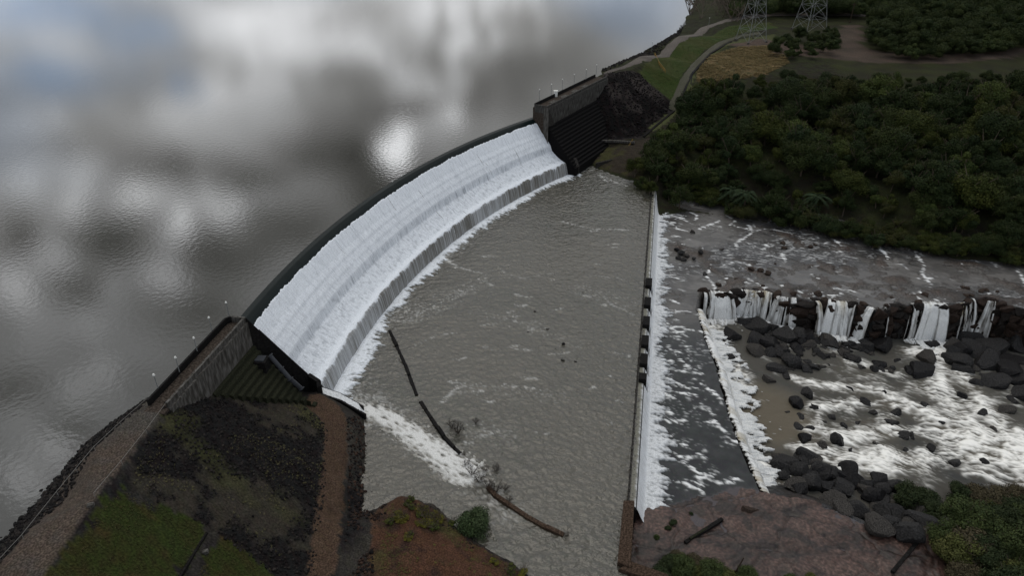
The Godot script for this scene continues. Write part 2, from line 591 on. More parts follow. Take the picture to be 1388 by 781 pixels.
func in_poly(x: float, z: float, q: PackedVector2Array) -> bool:
	return Geometry2D.is_point_in_polygon(Vector2(x, z), q)

func left_land() -> void:
	var rockfill := on_line(left, [238, 538, 300, 532, 395, 536, 442, 575, 438, 645, 418, 781, 375, 781, 330, 752, 285, 716, 215, 685, 172, 662, 178, 622, 215, 575])
	var grass := on_line(left, [146, 678, 172, 666, 232, 693, 284, 718, 244, 783, 200, 830, 20, 830, 62, 781])
	var grass2 := on_line(left, [288, 740, 310, 742, 372, 781, 420, 830, 250, 830, 268, 781])
	var track := on_line(left, [402, 538, 430, 533, 455, 545, 470, 566, 471, 600, 466, 660, 456, 781, 415, 781, 424, 720, 436, 650, 441, 590, 432, 565])
	var road := on_line(left, [202, 546, 230, 547, 168, 630, 130, 676, 58, 785, -60, 840, 0, 766, 32, 732, 128, 612])
	var spit := on_line(left, [500, 700, 520, 682, 550, 672, 590, 688, 615, 718, 660, 745, 690, 765, 720, 790, 500, 790])
	var f := left
	var v := PackedVector3Array()
	var c := PackedColorArray()
	var keep := PackedByteArray()
	var stone := lin(66, 63, 58)
	var dark := lin(40, 38, 38)
	var green := lin(54, 58, 32)
	var green_b := lin(62, 56, 34)
	var dirt := lin(80, 65, 54)
	var road_c := lin(86, 76, 68)
	var road_g := lin(80, 76, 71)
	var red := lin(84, 60, 47)
	var olive := lin(74, 76, 46)
	for j in f.nz:
		for i in f.nx:
			var x := f.x0 + i * f.st
			var z := f.z0 + j * f.st
			var h := f.d[j * f.nx + i]
			var a := n1.get_noise_2d(x * 6.0, z * 6.0)
			var b := n2.get_noise_2d(x * 1.5, z * 1.5)
			var e := n3.get_noise_2d(x * 14.0, z * 14.0)
			var jx := x + a * 0.9 + e * 0.4
			var jz := z + b * 0.9 + e * 0.4
			var col := stone.lerp(dark, clampf(0.5 + b * 1.2 + a * 0.6, 0, 1))
			var rough := 0.16
			if in_poly(jx, jz, spit):
				col = red.lerp(dirt, clampf(0.4 + b * 1.5, 0, 1)).lerp(dark, clampf(a * 1.4 - 0.1, 0, 0.6))
				col = col.lerp(olive, smoothstep(0.1, 0.5, n2.get_noise_2d(x * 3.0 + 90, z * 3.0) + b * 0.5) * 0.6)
				rough = 0.1
			if in_poly(jx, jz, rockfill):
				var patch := smoothstep(-0.3, 0.1, n2.get_noise_2d(x * 2.2, z * 2.2 + 30) + a * 0.5)
				col = lin(62, 58, 51).lerp(lin(36, 34, 34), patch)
				col = col.lerp(olive, smoothstep(0.15, 0.5, n1.get_noise_2d(x * 1.4 + 60, z * 1.4)) * 0.5)
				rough = 0.14
			var gx := jx + n2.get_noise_2d(x * 5.0, z * 5.0) * 1.6 + e * 0.6
			var gz := jz + n1.get_noise_2d(x * 5.0 + 80.0, z * 5.0) * 1.6
			if in_poly(gx, gz, grass) or in_poly(gx, gz, grass2):
				col = green.lerp(green_b, clampf(0.5 + b * 1.3 + a * 0.7, 0, 1))
				col = col.lerp(lin(48, 62, 30), smoothstep(0.0, 0.5, n2.get_noise_2d(x * 1.1, z * 1.1 + 200) + e * 0.3) * 0.7)
				col = col.lerp(lin(76, 56, 40), smoothstep(0.3, 0.6, n1.get_noise_2d(x * 4.0, z * 4.0 + 99)) * 0.5)
				rough = 0.05
			if in_poly(x + e * 0.3, z + e * 0.3, track):
				col = dirt.lerp(lin(86, 70, 58), clampf(0.3 + a + b, 0, 1))
				rough = 0.03
			if in_poly(x + e * 0.25, z + e * 0.25, road):
				col = road_g.lerp(road_c, clampf(0.5 + b * 1.6, 0, 1)).lerp(lin(80, 76, 72), clampf(a * 1.2, 0, 0.6))
				rough = 0.02
			col = col * (1.0 + 0.25 * e)
			col.a = 1.0
			v.append(Vector3(x, h + (a * 0.5 + e) * rough, z))
			c.append(col)
			keep.append(0 if (h < -1.6) or (h < 12.0 and x < -47) or Vector2(x, z).distance_to(CEN) > RC - 2.0 and z < -84 else 1)
	struct("ground", grid(f.nx, f.nz, v, c, keep), M.soil)

func right_land() -> void:
	var rockfill := on_line(right, [826, 103, 850, 96, 870, 100, 884, 118, 913, 141, 907, 153, 880, 172, 868, 187, 798, 189, 797, 140])
	var grass := on_line(right, [866, 99, 905, 66, 985, 36, 1080, 27, 1080, 34, 1000, 46, 955, 68, 925, 100, 913, 138, 884, 116])
	var verge := on_line(right, [915, 138, 930, 104, 962, 72, 1003, 53, 1050, 47, 1050, 58, 985, 62, 945, 92, 935, 125, 905, 165, 885, 180, 880, 172, 905, 155])
	var dry := on_line(right, [945, 98, 960, 76, 1000, 64, 1050, 62, 1070, 85, 1040, 100, 1000, 108, 945, 112])
	var dirt_road := on_line(right, [985, 60, 1030, 52, 1100, 64, 1160, 64, 1190, 74, 1215, 82, 1180, 88, 1100, 78, 1010, 66])
	var gap := on_line(right, [1132, 62, 1140, 30, 1168, 30, 1160, 62])
	var bank := on_line(right, [800, 192, 868, 189, 885, 182, 880, 215, 870, 245, 812, 229, 790, 214, 775, 205])
	var f := right
	var v := PackedVector3Array()
	var c := PackedColorArray()
	var keep := PackedByteArray()
	for j in f.nz:
		for i in f.nx:
			var x := f.x0 + i * f.st
			var z := f.z0 + j * f.st
			var h := f.d[j * f.nx + i]
			var a := n1.get_noise_2d(x * 5.0, z * 5.0)
			var b := n2.get_noise_2d(x * 1.2, z * 1.2)
			var e := n3.get_noise_2d(x * 11.0, z * 11.0)
			var jx := x + a * 1.2 + e * 0.6
			var jz := z + b * 1.4 + e * 0.6
			var col := lin(46, 44, 36).lerp(lin(52, 56, 36), clampf(0.5 + a + b, 0, 1))
			var rough := 0.2
			if in_poly(jx, jz, verge):
				col = lin(84, 88, 58).lerp(lin(74, 78, 48), clampf(0.5 + b * 2.0, 0, 1))
				rough = 0.08
			if in_poly(jx, jz, dry):
				col = lin(110, 94, 68).lerp(lin(74, 70, 46), clampf(0.35 + a * 1.8 + b, 0, 1))
				rough = 0.35
			if in_poly(jx, jz, dirt_road) or in_poly(jx, jz, gap):
				col = lin(94, 80, 72).lerp(lin(78, 70, 62), clampf(0.5 + b * 1.5 + a, 0, 1))
				if in_poly(jx, jz, gap):
					col = col.lerp(lin(74, 78, 46), 0.6)
				rough = 0.05
			if in_poly(jx, jz, bank):
				col = lin(62, 56, 48).lerp(lin(78, 78, 46), smoothstep(0.0, 0.4, b + a * 0.5) * 0.7)
				rough = 0.3
			if in_poly(jx, jz, rockfill):
				var patch := smoothstep(-0.35, 0.15, n2.get_noise_2d(x * 2.0, z * 2.6 + 30) + a * 0.6)
				col = lin(62, 57, 55).lerp(lin(28, 25, 26), patch)
				rough = 0.2
			if in_poly(x + e * 0.5, z + e * 0.5, grass):
				col = lin(56, 70, 34).lerp(lin(68, 72, 42), clampf(0.4 + b * 1.6 + a * 0.6, 0, 1))
				rough = 0.06
			col = col * (1.0 + 0.25 * e)
			col.a = 1.0
			v.append(Vector3(x, h + (a * 0.5 + e) * rough, z))
			c.append(col)
			keep.append(0 if h < -3.7 or (h < 11.0 and Vector2(x, z).distance_to(CEN) > RC - 4.0 and z > -206 and x < 12) or (h < 13.0 and h > 0.0 and z < -222 and x < 40) else 1)
	struct("ground", grid(f.nx, f.nz, v, c, keep), M.soil)
	var far_dirt := on_line(far_right, [985, 60, 1030, 54, 1100, 62, 1132, 62, 1140, 34, 1166, 34, 1166, 62, 1200, 72, 1300, 74, 1388, 66, 1388, 76, 1300, 86, 1200, 86, 1100, 78, 1010, 68])
	# the wooded country beyond
	f = far_right
	v.clear(); c.clear(); keep.clear()
	for j in f.nz:
		for i in f.nx:
			var x := f.x0 + i * f.st
			var z := f.z0 + j * f.st
			var a := n1.get_noise_2d(x * 2.0, z * 2.0)
			var inside := x > 4 and x < 110 and z > -348 and z < -130
			v.append(Vector3(x, f.d[j * f.nx + i] + a * 0.3 - (0.9 if inside else 0.0), z))
			var far_c := lin(48, 47, 36).lerp(lin(56, 60, 38), clampf(0.5 + a, 0, 1))
			if in_poly(x + a * 3.0, z, far_dirt):
				far_c = lin(90, 78, 70).lerp(lin(74, 66, 58), clampf(0.5 + a, 0, 1))
			c.append(far_c)
			keep.append(0 if (f.d[j * f.nx + i] < -3.7 or (x < 60 and z > -330)) else 1)
	struct("terrain", grid(f.nx, f.nz, v, c, keep), M.soil)
	# low hills all round the horizon, and the plain under everything
	v.clear(); c.clear()
	for j in 8:
		for i in 121:
			var w := TAU * i / 120.0
			var r := 1700.0 + j * 260.0
			var hh := sin(PI * j / 7.0) * (55.0 + 40.0 * n1.get_noise_2d(cos(w) * 60.0, sin(w) * 60.0)) + n2.get_noise_2d(cos(w) * 200.0 + j * 9.0, sin(w) * 200.0) * 14.0
			v.append(Vector3(cos(w) * r, 6.0 + hh, sin(w) * r))
			c.append(lin(52, 58, 42))
	struct("hills", grid(121, 8, v, c), M.soil)
	# the river bed and banks beyond the detailed part
	v.clear(); c.clear(); keep.clear()
	for j in 83:
		for i in 107:
			var x := 12.0 + i * 3.0
			var z := -186.0 + j * 3.0
			var a := n1.get_noise_2d(x * 2.0, z * 2.0)
			var north := z < -126.0 + (x - 110.0) * 0.02
			var south := z > -74.0
			var h := -3.4 + a * 0.4 if north or south else -12.0 + a * 0.5
			if x < 150.0 and z < -44.0:
				h -= 3.0
			v.append(Vector3(x, h, z))
			c.append(lin(78, 62, 56).lerp(lin(52, 50, 46), clampf(0.5 + a, 0, 1)) if south else lin(84, 82, 78))
			keep.append(0 if x < 144.0 and z < -50.0 else 1)
	struct("terrain", grid(107, 83, v, c, keep), M.soil)
	v.clear(); c.clear()
	for j in 2:
		for i in 2:
			v.append(Vector3(-4000 + 8000 * i, -22, -4000 + 8000 * j))
			c.append(lin(56, 58, 44))
	struct("terrain", grid(2, 2, v, c), M.soil)

# ------------------------------------------------------------------ water above the dam, the dam
func arc(ang: float, r: float, h: float) -> Vector3:
	return Vector3(CEN.x + cos(ang) * r, h, CEN.y + sin(ang) * r)

func reservoir() -> void:
	var q := PackedVector2Array()
	q.append(Vector2(-2600, 300)); q.append(Vector2(-50, 300)); q.append(Vector2(-52, 12)); q.append(Vector2(-47, -38)); q.append(Vector2(-41, -64)); q.append(Vector2(-38.6, -80))
	for k in 61:
		var p := arc(deg_to_rad(lerpf(-175.9, -136.2, k / 60.0)), RC + 0.12, 0)
		q.append(Vector2(p.x, p.z))
	q.append(Vector2(10, -192)); q.append(Vector2(30, -226)); q.append(Vector2(60, -262)); q.append(Vector2(100, -330)); q.append(Vector2(108, -460)); q.append(Vector2(330, -470)); q.append(Vector2(900, -2600)); q.append(Vector2(-2600, -2600))
	var t := Geometry2D.triangulate_polygon(q)
	var v := PackedVector3Array()
	var n := PackedVector3Array()
	var c := PackedColorArray()
	for p in q:
		v.append(Vector3(p.x, RES, p.y))
		n.append(Vector3.UP)
		c.append(lin(46, 46, 41))
	var idx := PackedInt32Array()
	for k in range(0, t.size(), 3):
		var a := v[t[k]]
		var flip := (v[t[k + 2]] - a).cross(v[t[k + 1]] - a).y < 0
		idx.append(t[k]); idx.append(t[k + 2] if flip else t[k + 1]); idx.append(t[k + 1] if flip else t[k + 2])
	struct("water", arr_mesh(v, n, c, idx), M.reservoir)

# the shape of the falling sheet: distance downstream of the crest, height
const PROFILE := [[-0.6, 14.2], [0.0, 14.18], [0.7, 14.02], [1.3, 13.6], [1.9, 12.95], [2.4, 12.2], [3.4, 10.7], [4.15, 9.9], [4.4, 9.5], [5.2, 8.7], [5.5, 8.25], [6.15, 7.5], [6.7, 5.9], [7.5, 5.2], [8.8, 4.25], [10.0, 3.55], [10.7, 3.3], [11.05, 2.9], [11.35, 1.7], [11.7, -0.2]]

func prof(s: float) -> float:
	for k in range(1, PROFILE.size()):
		if s <= PROFILE[k][0]:
			return lerpf(PROFILE[k - 1][1], PROFILE[k][1], (s - PROFILE[k - 1][0]) / (PROFILE[k][0] - PROFILE[k - 1][0]))
	return -0.2

# the left edge follows the training wall
func a_left(s: float) -> float:
	return deg_to_rad(lerpf(-175.6, -174.15, clampf(s / 11.5, 0.0, 1.0)))

func spillway() -> void:
	var a0 := deg_to_rad(-174.3)
	var a1 := deg_to_rad(-136.3)
	# the dam itself under the water
	var t := thing("spillway_dam", "curved concrete overflow dam under a sheet of white water", "dam")
	var v := PackedVector3Array()
	var c := PackedColorArray()
	for j in PROFILE.size() + 2:
		for i in 81:
			var w := lerpf(a0, a1, i / 80.0)
			if j == 0:
				v.append(arc(w, RC + 0.6, -4))
			elif j == PROFILE.size() + 1:
				v.append(arc(w, RC - 11.3, -4))
			else:
				v.append(arc(w, RC - PROFILE[j - 1][0] + 0.25, PROFILE[j - 1][1] - 0.4))
			c.append(lin(70, 68, 66))
	obj("body", grid(81, PROFILE.size() + 2, v, c), M.dark_concrete, t)
	# smooth dark water rolling over the crest
	v.clear(); c.clear()
	var nu := 500
	for j in 22:
		var s := lerpf(-0.15, 2.8, j / 21.0)
		for i in nu:
			var w := lerpf(a_left(s), a1, float(i) / (nu - 1))
			var u := w * RC
			v.append(arc(w, RC - s, prof(s) + n3.get_noise_2d(u * 3.0, s * 1.2) * 0.05 * clampf(s, 0, 1) - maxf(0.0, s - 1.85) * 0.5))
			c.append(lin(20, 22, 28))
	struct("water", grid(nu, 22, v, c), M.crest)
	# white water down the steps
	v.clear(); c.clear()
	nu = 1500
	var nv := 120
	var white := Color(0.86, 0.90, 0.95)
	var brown := lin(112, 110, 104)
	var clear := lin(104, 110, 120)
	for j in nv:
		var s := lerpf(1.3, 11.75, float(j) / (nv - 1))
		var base := prof(s)
		# how steep the sheet is here
		var steep := clampf((prof(s - 0.15) - prof(s + 0.15)) / 0.3 / 4.0, 0.0, 1.0)
		for i in nu:
			var w := lerpf(a_left(s), a1, float(i) / (nu - 1))
			var u := w * RC
			var streak := n3.get_noise_2d(u * 22.0, s * 1.6)
			var broad := n3.get_noise_2d(u * 5.0, s * 0.8 + 90.0)
			var lump := n1.get_noise_2d(u * 3.0, s * 6.0)
			var fine := n2.get_noise_2d(u * 60.0, s * 26.0)
			var start := 1.75 + n3.get_noise_2d(u * 3.0, 50.0) * 0.15 + n2.get_noise_2d(u * 26.0, 7.0) * 0.16
			var e := smoothstep(start - 0.2, start + 0.15, s)
			var h := prof(s + broad * 0.12 * smoothstep(3.0, 4.0, s)) - 0.10 + 0.20 * e + (streak * 0.03 + fine * 0.025 + lump * 0.03) * e
			var out := (lump * 0.08 + streak * 0.07 + broad * 0.08) * steep
			v.append(arc(w, RC - s - out, h))
			# aerated or not: the last drop is thin brown water with white strands
			var air := 0.97 + 0.22 * fine - 0.10 * smoothstep(2.6, 5.0, s) + 0.3 * smoothstep(9.3, 10.3, s)
			air -= steep * maxf(0.0, 0.2 * streak + 0.5 * broad + 0.6 * n3.get_noise_2d(u * 60.0, s * 4.0) - 0.05)
			if s > 6.3:
				air -= smoothstep(0.10, 0.45, n1.get_noise_2d(u * 14.0 + 300.0, s * 16.0)) * 0.22
			var lip := smoothstep(10.75 + broad * 0.3, 10.95 + broad * 0.3 + streak * 0.3, s)
			var col := clear.lerp(white, clampf(air, 0.0, 1.0))
			var strand := clampf(0.22 + streak * 0.15 + fine * 0.25 + broad * 0.15 + n1.get_noise_2d(u * 0.8, 0) * 0.3 + n3.get_noise_2d(u * 60.0, s * 3.0) * 0.22, 0.0, 0.7)
			col = col.lerp(brown.lerp(white, strand), lip)
			c.append(col)
	struct("water", grid(nu, nv, v, c), M.white)
	# foam thrown out on the pool
	v.clear(); c.clear()
	var keep := PackedByteArray()
	nu = 1000
	nv = 40
	for j in nv:
		var s := lerpf(11.2, 17.5, float(j) / (nv - 1))
		for i in nu:
			var w := lerpf(a_left(s), a1, float(i) / (nu - 1))
			var u := w * RC
			var reach := 14.1 + n1.get_noise_2d(u * 2.0, 11.0) * 1.0 + n3.get_noise_2d(u * 11.0, 31.0 + s * 3.0) * 1.5 + n2.get_noise_2d(u * 40.0, s * 14.0) * 1.4 + 0.9 * smoothstep(-2.9, -3.05, w) + n1.get_noise_2d(u * 0.6, 61.0) * 0.8
			var m := smoothstep(reach + 0.9, reach - 1.2, s) + n3.get_noise_2d(u * 6.0, s * 5.0) * 0.18
			v.append(arc(w, RC - s, -0.2 + 0.42 * m * (1.0 if s > 12 else 0.75) + n2.get_noise_2d(u * 30.0, s * 30.0) * 0.07))
			c.append(lin(104, 104, 98).lerp(white, clampf(m * 1.3 - 0.3 + n2.get_noise_2d(u * 44.0, s * 40.0) * 0.5, 0, 1)))
			keep.append(1 if m > 0.1 else 0)
	struct("water", grid(nu, nv, v, c, keep), M.white)

# ------------------------------------------------------------------ pool and weir
var W0: Vector2
var W1: Vector2
var wd: Vector2      # along the weir, away from the viewer to the viewer
var wn: Vector2      # downstream

func pool() -> void:
	W0 = P2(886, 258, 0)
	W1 = P2(857, 690, 0)
	wd = (W1 - W0).normalized()
	wn = Vector2(-wd.y, wd.x)
	if wn.x < 0:
		wn = -wn
	var f := Field.new(-42, -192, 40, -50, 0.3)
	for a in [[676, 362, 684, 370, 696, 374, 712, 378], [726, 374, 740, 372, 752, 370], [752, 366, 770, 362, 790, 368], [800, 372, 822, 376, 850, 380], [820, 404, 830, 414, 845, 420, 864, 430], [668, 430, 685, 432, 700, 436], [690, 428, 704, 430], [742, 380, 756, 378], [780, 398, 800, 402], [700, 400, 720, 404], [640, 528, 660, 524, 690, 524], [600, 545, 615, 530, 630, 520], [655, 590, 668, 586], [620, 525, 650, 520], [820, 330, 830, 336, 840, 335], [650, 378, 668, 388], [655, 470, 675, 476], [690, 470, 710, 476], [745, 480, 770, 478], [820, 240, 835, 248, 850, 252], [812, 236, 822, 246], [600, 350, 630, 365, 660, 372], [560, 470, 590, 455, 620, 450], [760, 300, 800, 310, 850, 312]]:
		f.stamp(line2(a, 0), 0.6, 0.62)
	for a in [[690, 372, 760, 375, 800, 395, 850, 410], [630, 525, 700, 530, 760, 540], [660, 430, 720, 440, 780, 470], [560, 430, 620, 400, 700, 350], [650, 585, 680, 590]]:
		f.stamp(line2(a, 0), 4.0, 0.4)
	f.stamp(line2([492, 556, 545, 582, 610, 628, 650, 655, 690, 690], 0), 4.5, 0.6)
	for k in range(0, 30):
		# the wisps of the choppy middle, strewn along the slow turn of the pool
		var p := P2(rng.randf_range(600, 850), rng.randf_range(300, 600), 0)
		f.stamp(PackedVector2Array([p, p + Vector2(rng.randf_range(0.5, 2.5), rng.randf_range(-0.7, 0.7))]), 0.6, 0.7)
	var st := 0.26
	var nu := int(78.0 / st)
	var nv := int(158.0 / st)
	var v := PackedVector3Array()
	var c := PackedColorArray()
	var keep := PackedByteArray()
	v.resize(nu * nv)
	c.resize(nu * nv)
	keep.resize(nu * nv)
	var base := lin(70, 67, 59)
	var pale := Color(0.66, 0.66, 0.64)
	for j in nv:
		for i in nu:
			var q := W0 + wd * (j * st - 18.0) - wn * ((nu - 1 - i) * st)
			var k := j * nu + i
			var foot := RC - 11.5 - q.distance_to(CEN)
			v[k] = Vector3(q.x, -0.5, q.y)
			if foot < -0.6 or (q.x < -8.0 and q.y > -58.0):
				continue
			var e := n3.get_noise_2d(q.x * 8.0, q.y * 15.0)
			var a := n1.get_noise_2d(q.x * 2.0 + 9.0, q.y * 4.0)
			var b := n2.get_noise_2d(q.x * 0.8, q.y * 0.8)
			# lacy foam: bright along the zero lines of warped noise
			var wx := q.x + a * 2.5 + b * 5.0
			var wz := q.y + b * 4.0 - a * 2.0
			var r1 := 1.0 - absf(n3.get_noise_2d(wx * 4.0, wz * 7.0 + 200.0)) * 4.0
			var r2 := 1.0 - absf(n1.get_noise_2d(wx * 9.0 + 60.0, wz * 15.0)) * 3.4
			var m := f.at(q.x, q.y) + 0.62 * exp(-maxf(0.0, foot - 1.5) / 5.0) + 0.12 + b * 0.25
			var foam := smoothstep(0.48, 1.1, m * (0.5 + 0.5 * maxf(r1, r2)) + (r1 + r2) * 0.07 + n2.get_noise_2d(q.x * 40.0, q.y * 60.0) * 0.28)
			var chop := n2.get_noise_2d(q.x * 26.0 + b * 8.0, q.y * 46.0 + a * 8.0)
			v[k] = Vector3(q.x, a * 0.09 + e * 0.10 + chop * 0.13 + foam * 0.03, q.y)
			c[k] = base.lerp(lin(60, 59, 52), clampf(0.5 + b + e * 0.6, 0, 1)).lerp(pale, foam * 0.5)
			keep[k] = 1
	struct("water", grid(nu, nv, v, c, keep), M.pool)
	# the white race from the outlet
	f = Field.new(-32, -92, 2, -66, 0.2)
	var race := line2([492, 553, 515, 562, 545, 580, 580, 605, 610, 625, 632, 640], 0)
	f.stamp(race, 1.6, 1.15, 3.3)
	v.clear(); c.clear(); keep.clear()
	for j in f.nz:
		for i in f.nx:
			var x := f.x0 + i * f.st
			var z := f.z0 + j * f.st
			var m := f.d[j * f.nx + i]
			if m < 0.06:
				v.append(Vector3(x, -0.5, z)); c.append(Color.BLACK); keep.append(0)
				continue
			var ra := x * 0.80 + z * 0.60
			var rc := z * 0.80 - x * 0.60
			m *= 0.72 + 0.5 * (1.0 - absf(n3.get_noise_2d(ra * 5.0, rc * 14.0)) * 2.4)
			m += n2.get_noise_2d(ra * 20.0, rc * 40.0) * 0.3 + n1.get_noise_2d(x * 5.0, z * 5.0) * 0.15
			v.append(Vector3(x, -0.22 + 0.42 * minf(m, 0.9), z))
			c.append(lin(118, 114, 104).lerp(Color(0.74, 0.74, 0.72), clampf(m * 1.6 - 0.6 + n1.get_noise_2d(x * 20.0, z * 20.0) * 0.4, 0, 1)))
			keep.append(1 if m > 0.2 else 0)
	struct("water", grid(f.nx, f.nz, v, c, keep), M.white)

func weir_pt(t: float, s: float, h: float) -> Vector3:
	var q := W0 + wd * t + wn * s
	return Vector3(q.x, h, q.y)

func weir() -> void:
	var length := W0.distance_to(W1)
	var t := thing("weir", "long straight low weir across the pool with dark raised blocks along its crest", "weir")
	var st := begin()
	prism(st, [W0 - wd * 4.0 - wn * 0.45, W1 - wn * 0.45, W1 + wn * 0.55, W0 - wd * 4.0 + wn * 0.55], -4.5, -0.12, 0.08)
	obj("sill", st.commit(), M.black_concrete, t)
	# narrow upstream lip that shows as a dark line, broken where water pours over
	var k := 0.0
	while k < length - 1.0:
		var l := minf(4.0, length - k)
		st = begin()
		var dry := n1.get_noise_2d(k * 4.0, 900.0) * 0.12
		prism(st, [W0 + wd * (k + 0.03) - wn * 0.75, W0 + wd * (k + l - 0.03) - wn * 0.75, W0 + wd * (k + l - 0.03) - wn * 0.47, W0 + wd * (k + 0.03) - wn * 0.47], -3.0, 0.22 + dry, 0.04)
		obj("kerb", st.commit(), M.dark_concrete, t)
		k += 4.0
	# the raised blocks
	for py in [383.0, 409.5, 436.0, 462.5, 488.0, 512.0]:
		var q := P2(872, py, 0.4)
		var along := (q - W0).dot(wd)
		var half := 1.55 if py < 505 else 0.9
		st = begin()
		prism(st, [W0 + wd * (along - half) - wn * 0.40, W0 + wd * (along + half) - wn * 0.40, W0 + wd * (along + half) + wn * 0.85, W0 + wd * (along - half) + wn * 0.85], -4.4, 0.75, 0.07)
		obj("block", st.commit(), M.black_concrete, t)
	# the wall that goes on past the end of the overflow, and its return
	st = begin()
	var e0 := P2(853, 678, 0.8)
	var e1 := P2(846, 764, 0.8)
	prism(st, [e0 - Vector2(0.75, 0), e1 - Vector2(0.75, 0.3), e1 + Vector2(0.7, 0.5), e0 + Vector2(0.65, 0)], -4.5, 0.8, 0.08)
	obj("end_wall", st.commit(), M.wall_brown, t)
	st = begin()
	var e2 := P2(905, 786, 0.5)
	prism(st, [e1 + Vector2(-0.75, 0.55), e2 + Vector2(-0.2, 0.7), e2 + Vector2(0.2, -0.7), e1 + Vector2(0.9, -0.55)], -4.5, 0.55, 0.08)
	obj("return_wall", st.commit(), M.wall_brown, t)
	# the overflow: a sheet that bends over the sill and breaks on the shelf below
	var nu := 900
	var nv := 64
	var v := PackedVector3Array()
	var c := PackedColorArray()
	var keep := PackedByteArray()
	var blocks := []
	for py in [383.0, 409.5, 436.0, 462.5, 488.0, 512.0]:
		blocks.append([(P2(872, py, 0.4) - W0).dot(wd), 1.5 if py < 505 else 0.85])
	var white := Color(0.74, 0.76, 0.78)
	for j in nv:
		var s := lerpf(-0.35, 8.5, float(j) / (nv - 1))
		for i in nu:
			var u := lerpf(-3.0, length - 0.4, float(i) / (nu - 1))
			var shut := 0.0
			for b in blocks:
				shut = maxf(shut, smoothstep(b[1] + 0.15, b[1] - 0.1, absf(u - b[0])))
			var streak := n3.get_noise_2d(u * 18.0, s * 1.6)
			var fine := n2.get_noise_2d(u * 50.0, s * 30.0)
			var lump := n1.get_noise_2d(u * 4.0, s * 4.0)
			var reach := 3.5 + n1.get_noise_2d(u * 1.6, 5.0) * 1.6 + n3.get_noise_2d(u * 8.0, 9.0 + s * 2.5) * 2.0 + n2.get_noise_2d(u * 30.0, s * 12.0) * 1.6
			reach += 1.2 * smoothstep(10.0, 0.0, u) + 0.6 * smoothstep(30.0, 50.0, u)
			var m := smoothstep(reach + 1.0, reach - 1.5, s) + fine * 0.14 + streak * 0.12
			var fall := 0.02 - 2.75 * smoothstep(0.2, 1.9, s)
			var h := fall + (streak * 0.06 + fine * 0.05 + lump * 0.05) * smoothstep(0.2, 1.0, s)
			if s > 1.9:
				h = -3.18 + 0.45 * m + fine * 0.08 + lump * 0.05
			h = lerpf(h, minf(h, -2.6), shut * smoothstep(1.6, 0.9, s))
			v.append(weir_pt(u, s, h))
			var air := smoothstep(0.0, 0.7, s + streak * 0.4) * (0.95 + 0.3 * fine) - maxf(0.0, streak) * 0.3 * smoothstep(2.0, 1.0, s)
			var col := lin(120, 118, 108).lerp(white, clampf(air, 0, 1))
			if s > 2.0:
				col = lin(74, 77, 78).lerp(white, clampf(m * 1.3 - 0.32 + fine * 0.6, 0, 1))
			c.append(col)
			keep.append(1 if m > 0.12 else 0)
	struct("water", grid(nu, nv, v, c, keep), M.white)

# ------------------------------------------------------------------ the river below the weir
var bed: Field
var edge: Field       # distance to the cliff edge, positive inside the gorge
var redness: Field
var cliff_line: PackedVector2Array
var cliff_from := 0
var south_line: PackedVector2Array
var gorge: PackedVector2Array

func level(x: float) -> float:
	return lerpf(-8.2, -11.6, clampf((x - 38.0) / 62.0, 0.0, 1.3))

func line_dist(p: Vector2, l: PackedVector2Array) -> float:
	var best := 1e9
	for k in range(l.size() - 1):
		best = minf(best, p.distance_squared_to(Geometry2D.get_closest_point_to_segment(p, l[k], l[k + 1])))
	return sqrt(best)

func red_h(x: float, z: float) -> float:
	# flat-lying beds that end in low ledges, cut by joints, with shallow hollows that hold water
	var a := n1.get_noise_2d(x * 2.2, z * 3.2 + 70.0)
	var b := n2.get_noise_2d(x * 1.8 + 40.0, z * 2.6)
	var t := (a * 0.6 + b * 0.9) * 4.5
	var ledge := (floorf(t) + smoothstep(0.8, 1.0, t - floorf(t))) / 4.5
	var joint := smoothstep(0.10, 0.0, njoint.get_noise_2d(x + a * 2.0, z + b * 2.0) + 1.0)
	var hollow := smoothstep(0.10, 0.32, n2.get_noise_2d(x * 2.4 + 200.0, z * 3.4))
	return -2.82 + ledge * 0.42 + n3.get_noise_2d(x * 9.0, z * 9.0) * 0.05 - joint * 0.16 - hollow * 0.22 + 0.2 * smoothstep(-76.0, -64.0, z)

